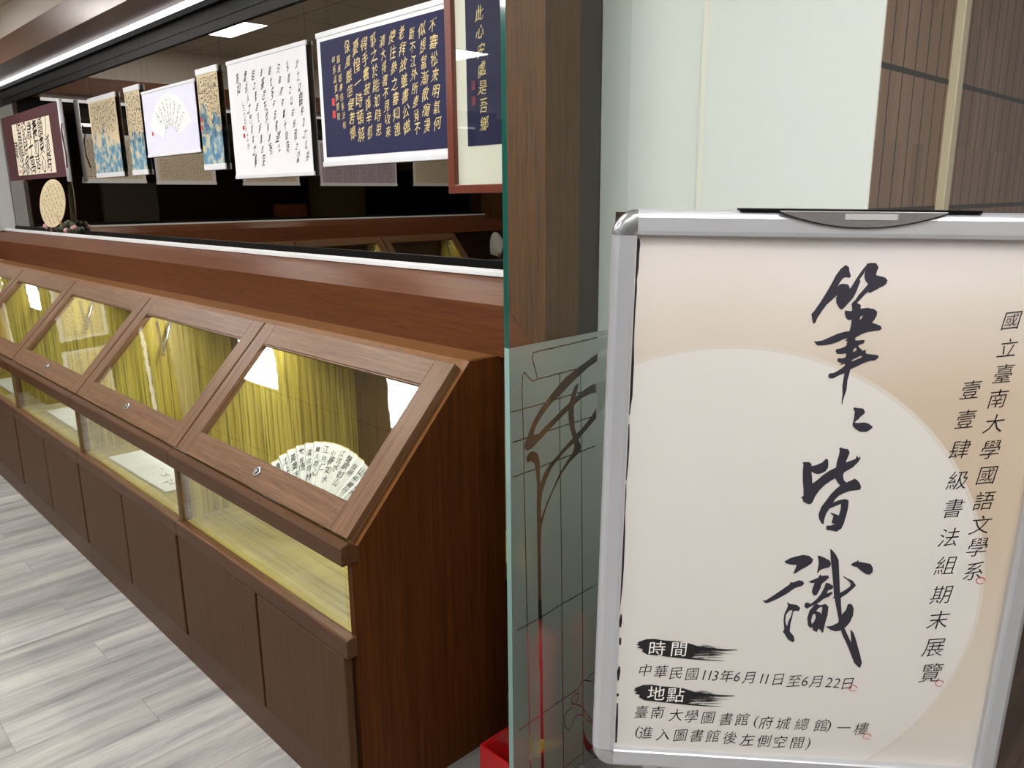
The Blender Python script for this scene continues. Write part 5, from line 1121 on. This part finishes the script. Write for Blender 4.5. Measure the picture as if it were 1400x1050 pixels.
# rounded corner caps: the rail profile swung a quarter turn
for (cx, sx) in ((XL_ + rw, -1), (XR_ - rw, 1)):
    for (cz, sz) in ((BH - rw, 1), (ZB + rw, -1)):
        m = MB(); n = 10; vs = []; k = len(prof)
        for i in range(n + 1):
            a = PI / 2 * i / n
            for w, y in prof:
                r_ = rw - w
                vs.append((cx + sx * r_ * math.cos(a), y - .0006, cz + sz * r_ * math.sin(a)))
        fs = [[i * k + j, i * k + (j + 1) % k, (i + 1) * k + (j + 1) % k, (i + 1) * k + j] for i in range(n) for j in range(k)]
        m.add(vs, fs, 0, True)
        m.build('corner_cap', MT['chrome'], t)
MB().box(XL_ + .004, XR_ - .004, .0035, .012, ZB + .004, BH - .004).build('back_panel', MT['grayply'], t)
# crescent clip and its black bar on the top rail
cl = MB()
cr_ = []
for i in range(25):
    s = -1 + 2 * i / 24
    cr_.append((.0105 + .1085 * s, BH - .0195 * (1 - s * s) - .0005))
cl.prism([(p[0], p[1]) for p in cr_] + [(.119, BH + .001), (-.098, BH + .001)], -.0165, -.011, 'Y')
clip = cl.build('clip', MT['steel'], t, bevel=.001)
MB().tube([(p[0], -.0135, p[1]) for p in cr_], .0014, 6).build('clip_edge', MT['black'], clip)
MB().box(-.149, .165, -.0095, .016, BH - .0005, BH + .003).build('clip_bar', MT['black'], t)
MB().box(-.013, .055, -.0172, -.0166, BH - .010, BH - .002).build('worn_sticker', plain('worn_sticker', srgb(176, 174, 174), .7, noise=.12, nscale=160), clip)
# poster sheet: slightly buckled behind the cover
def disp(x, z):
    v = (BH - z)
    d = .0016 * math.exp(-((v - .075) / .03) ** 2) * (1 + .3 * math.sin(x * 9)) - .0008 * math.sin(x * 16 + 1.2 * math.sin(z * 7)) * math.exp(-((v - .12) / .2) ** 2)
    d += .0010 * math.sin(x * 7 + z * 4) * math.sin(z * 6 + 1)
    d += .0022 * math.exp(-((v - .86) / .03) ** 2) * max(0, math.sin((x + .05) * 8))
    d += .0010 * math.exp(-(((x - .2) * 0.8 + (v - .62)) / .03) ** 2) * math.exp(-((x - .24) / .09) ** 2)
    return d - .0004
PM = poster_mat()
nx_, nz_ = 56, 80
vs = []; xs0, xs1, zs0, zs1 = XL_ + rw - .003, XR_ - rw + .003, ZB + rw - .003, BH - rw + .003
for j in range(nz_ + 1):
    for i in range(nx_ + 1):
        x = xs0 + (xs1 - xs0) * i / nx_; z = zs0 + (zs1 - zs0) * j / nz_
        vs.append((x, disp(x, z), z))
fs = [[j * (nx_ + 1) + i, j * (nx_ + 1) + i + 1, (j + 1) * (nx_ + 1) + i + 1, (j + 1) * (nx_ + 1) + i] for j in range(nz_) for i in range(nx_)]
poster = MB().add(vs, fs, 0, True).build('poster', PM, t, recalc=False)
def BP(u, v, off=.0007):                 # board millimetres -> local point just over the paper
    x = u / 1000 - .32; z = BH + v / 1000
    return (x, disp(x, z) - off, z)
m = MB()
for loops in TITLE: m.poly(loops, BP)
m.build('title_calligraphy', MT['ink'], poster, recalc=False)
for b in range(2):
    m = MB().poly([BANDS[b]], BP)
    for d in DRY[b::2]: m.add([BP(*p) for p in d], [[0, 1, 2, 3]])
    m.build('brush_band', MT['inkk'], poster, recalc=False)
MK = [MB() for _ in range(5)]; MW = [MB(), MB()]
for q, (c, u, v, s, k) in enumerate(CH):
    mk = MK[0 if q < 11 else 1 if q < 22 else 2 if q < 41 else 3 if q < 60 else 4]
    mw = MW[0 if q < 43 else 1]
    if k == 'n': put(mk, c, u, v, s * .92, BP, 0, rad(1.5), .22, 0, .9, -.006)
    elif k == 'w': put(mw, c, u, v, s, lambda a, b_: BP(a, b_, .0012), 0, 0, .06, .06)
    else: put(mk, c, u, v, s * (.98 if c not in '()' else 1.0), BP, 0, 0, .12, .10 if c not in '()一' else .03, .92, 0 if c == '左' else -.006, .012)
for mk in MK: mk.build('lettering_line', MT['inkk'], poster, recalc=False)
for mw in MW: mw.build('white_lettering', MT['inkw'], poster, recalc=False)
m = MB()
for u, v in RINGS:
    n = 28
    pts = [(u + (6.0) * math.cos(2 * PI * i / n), v + 5.4 * math.sin(2 * PI * i / n)) for i in range(n + 1)][: n - 2]
    brush(m, [(p[0], p[1], .55) for p in [(q[0], q[1]) for q in pts]], lambda a, b_: BP(a, b_, .0010))
m.build('red_rings', MT['red'], poster, recalc=False)
for s in STR:
    m = MB(); brush(m, [(a, b_, w * 1.25) for a, b_, w in s], BP)
    m.build('border_stroke', MT['inkk'], poster, recalc=False)
# posts, feet and rear strut (below and behind the picture)
for x in (-.22, .22):
    MB().box(x - .0125, x + .0125, .0145, .036, .012, BH - .10).build('post', MT['alu'], t, bevel=.003)
    MB().box(x - .02, x + .02, -.18, .24, .0025, .0115).build('foot', MT['black'], t, bevel=.003)

bpy.data.objects.remove(_go, do_unlink=True)
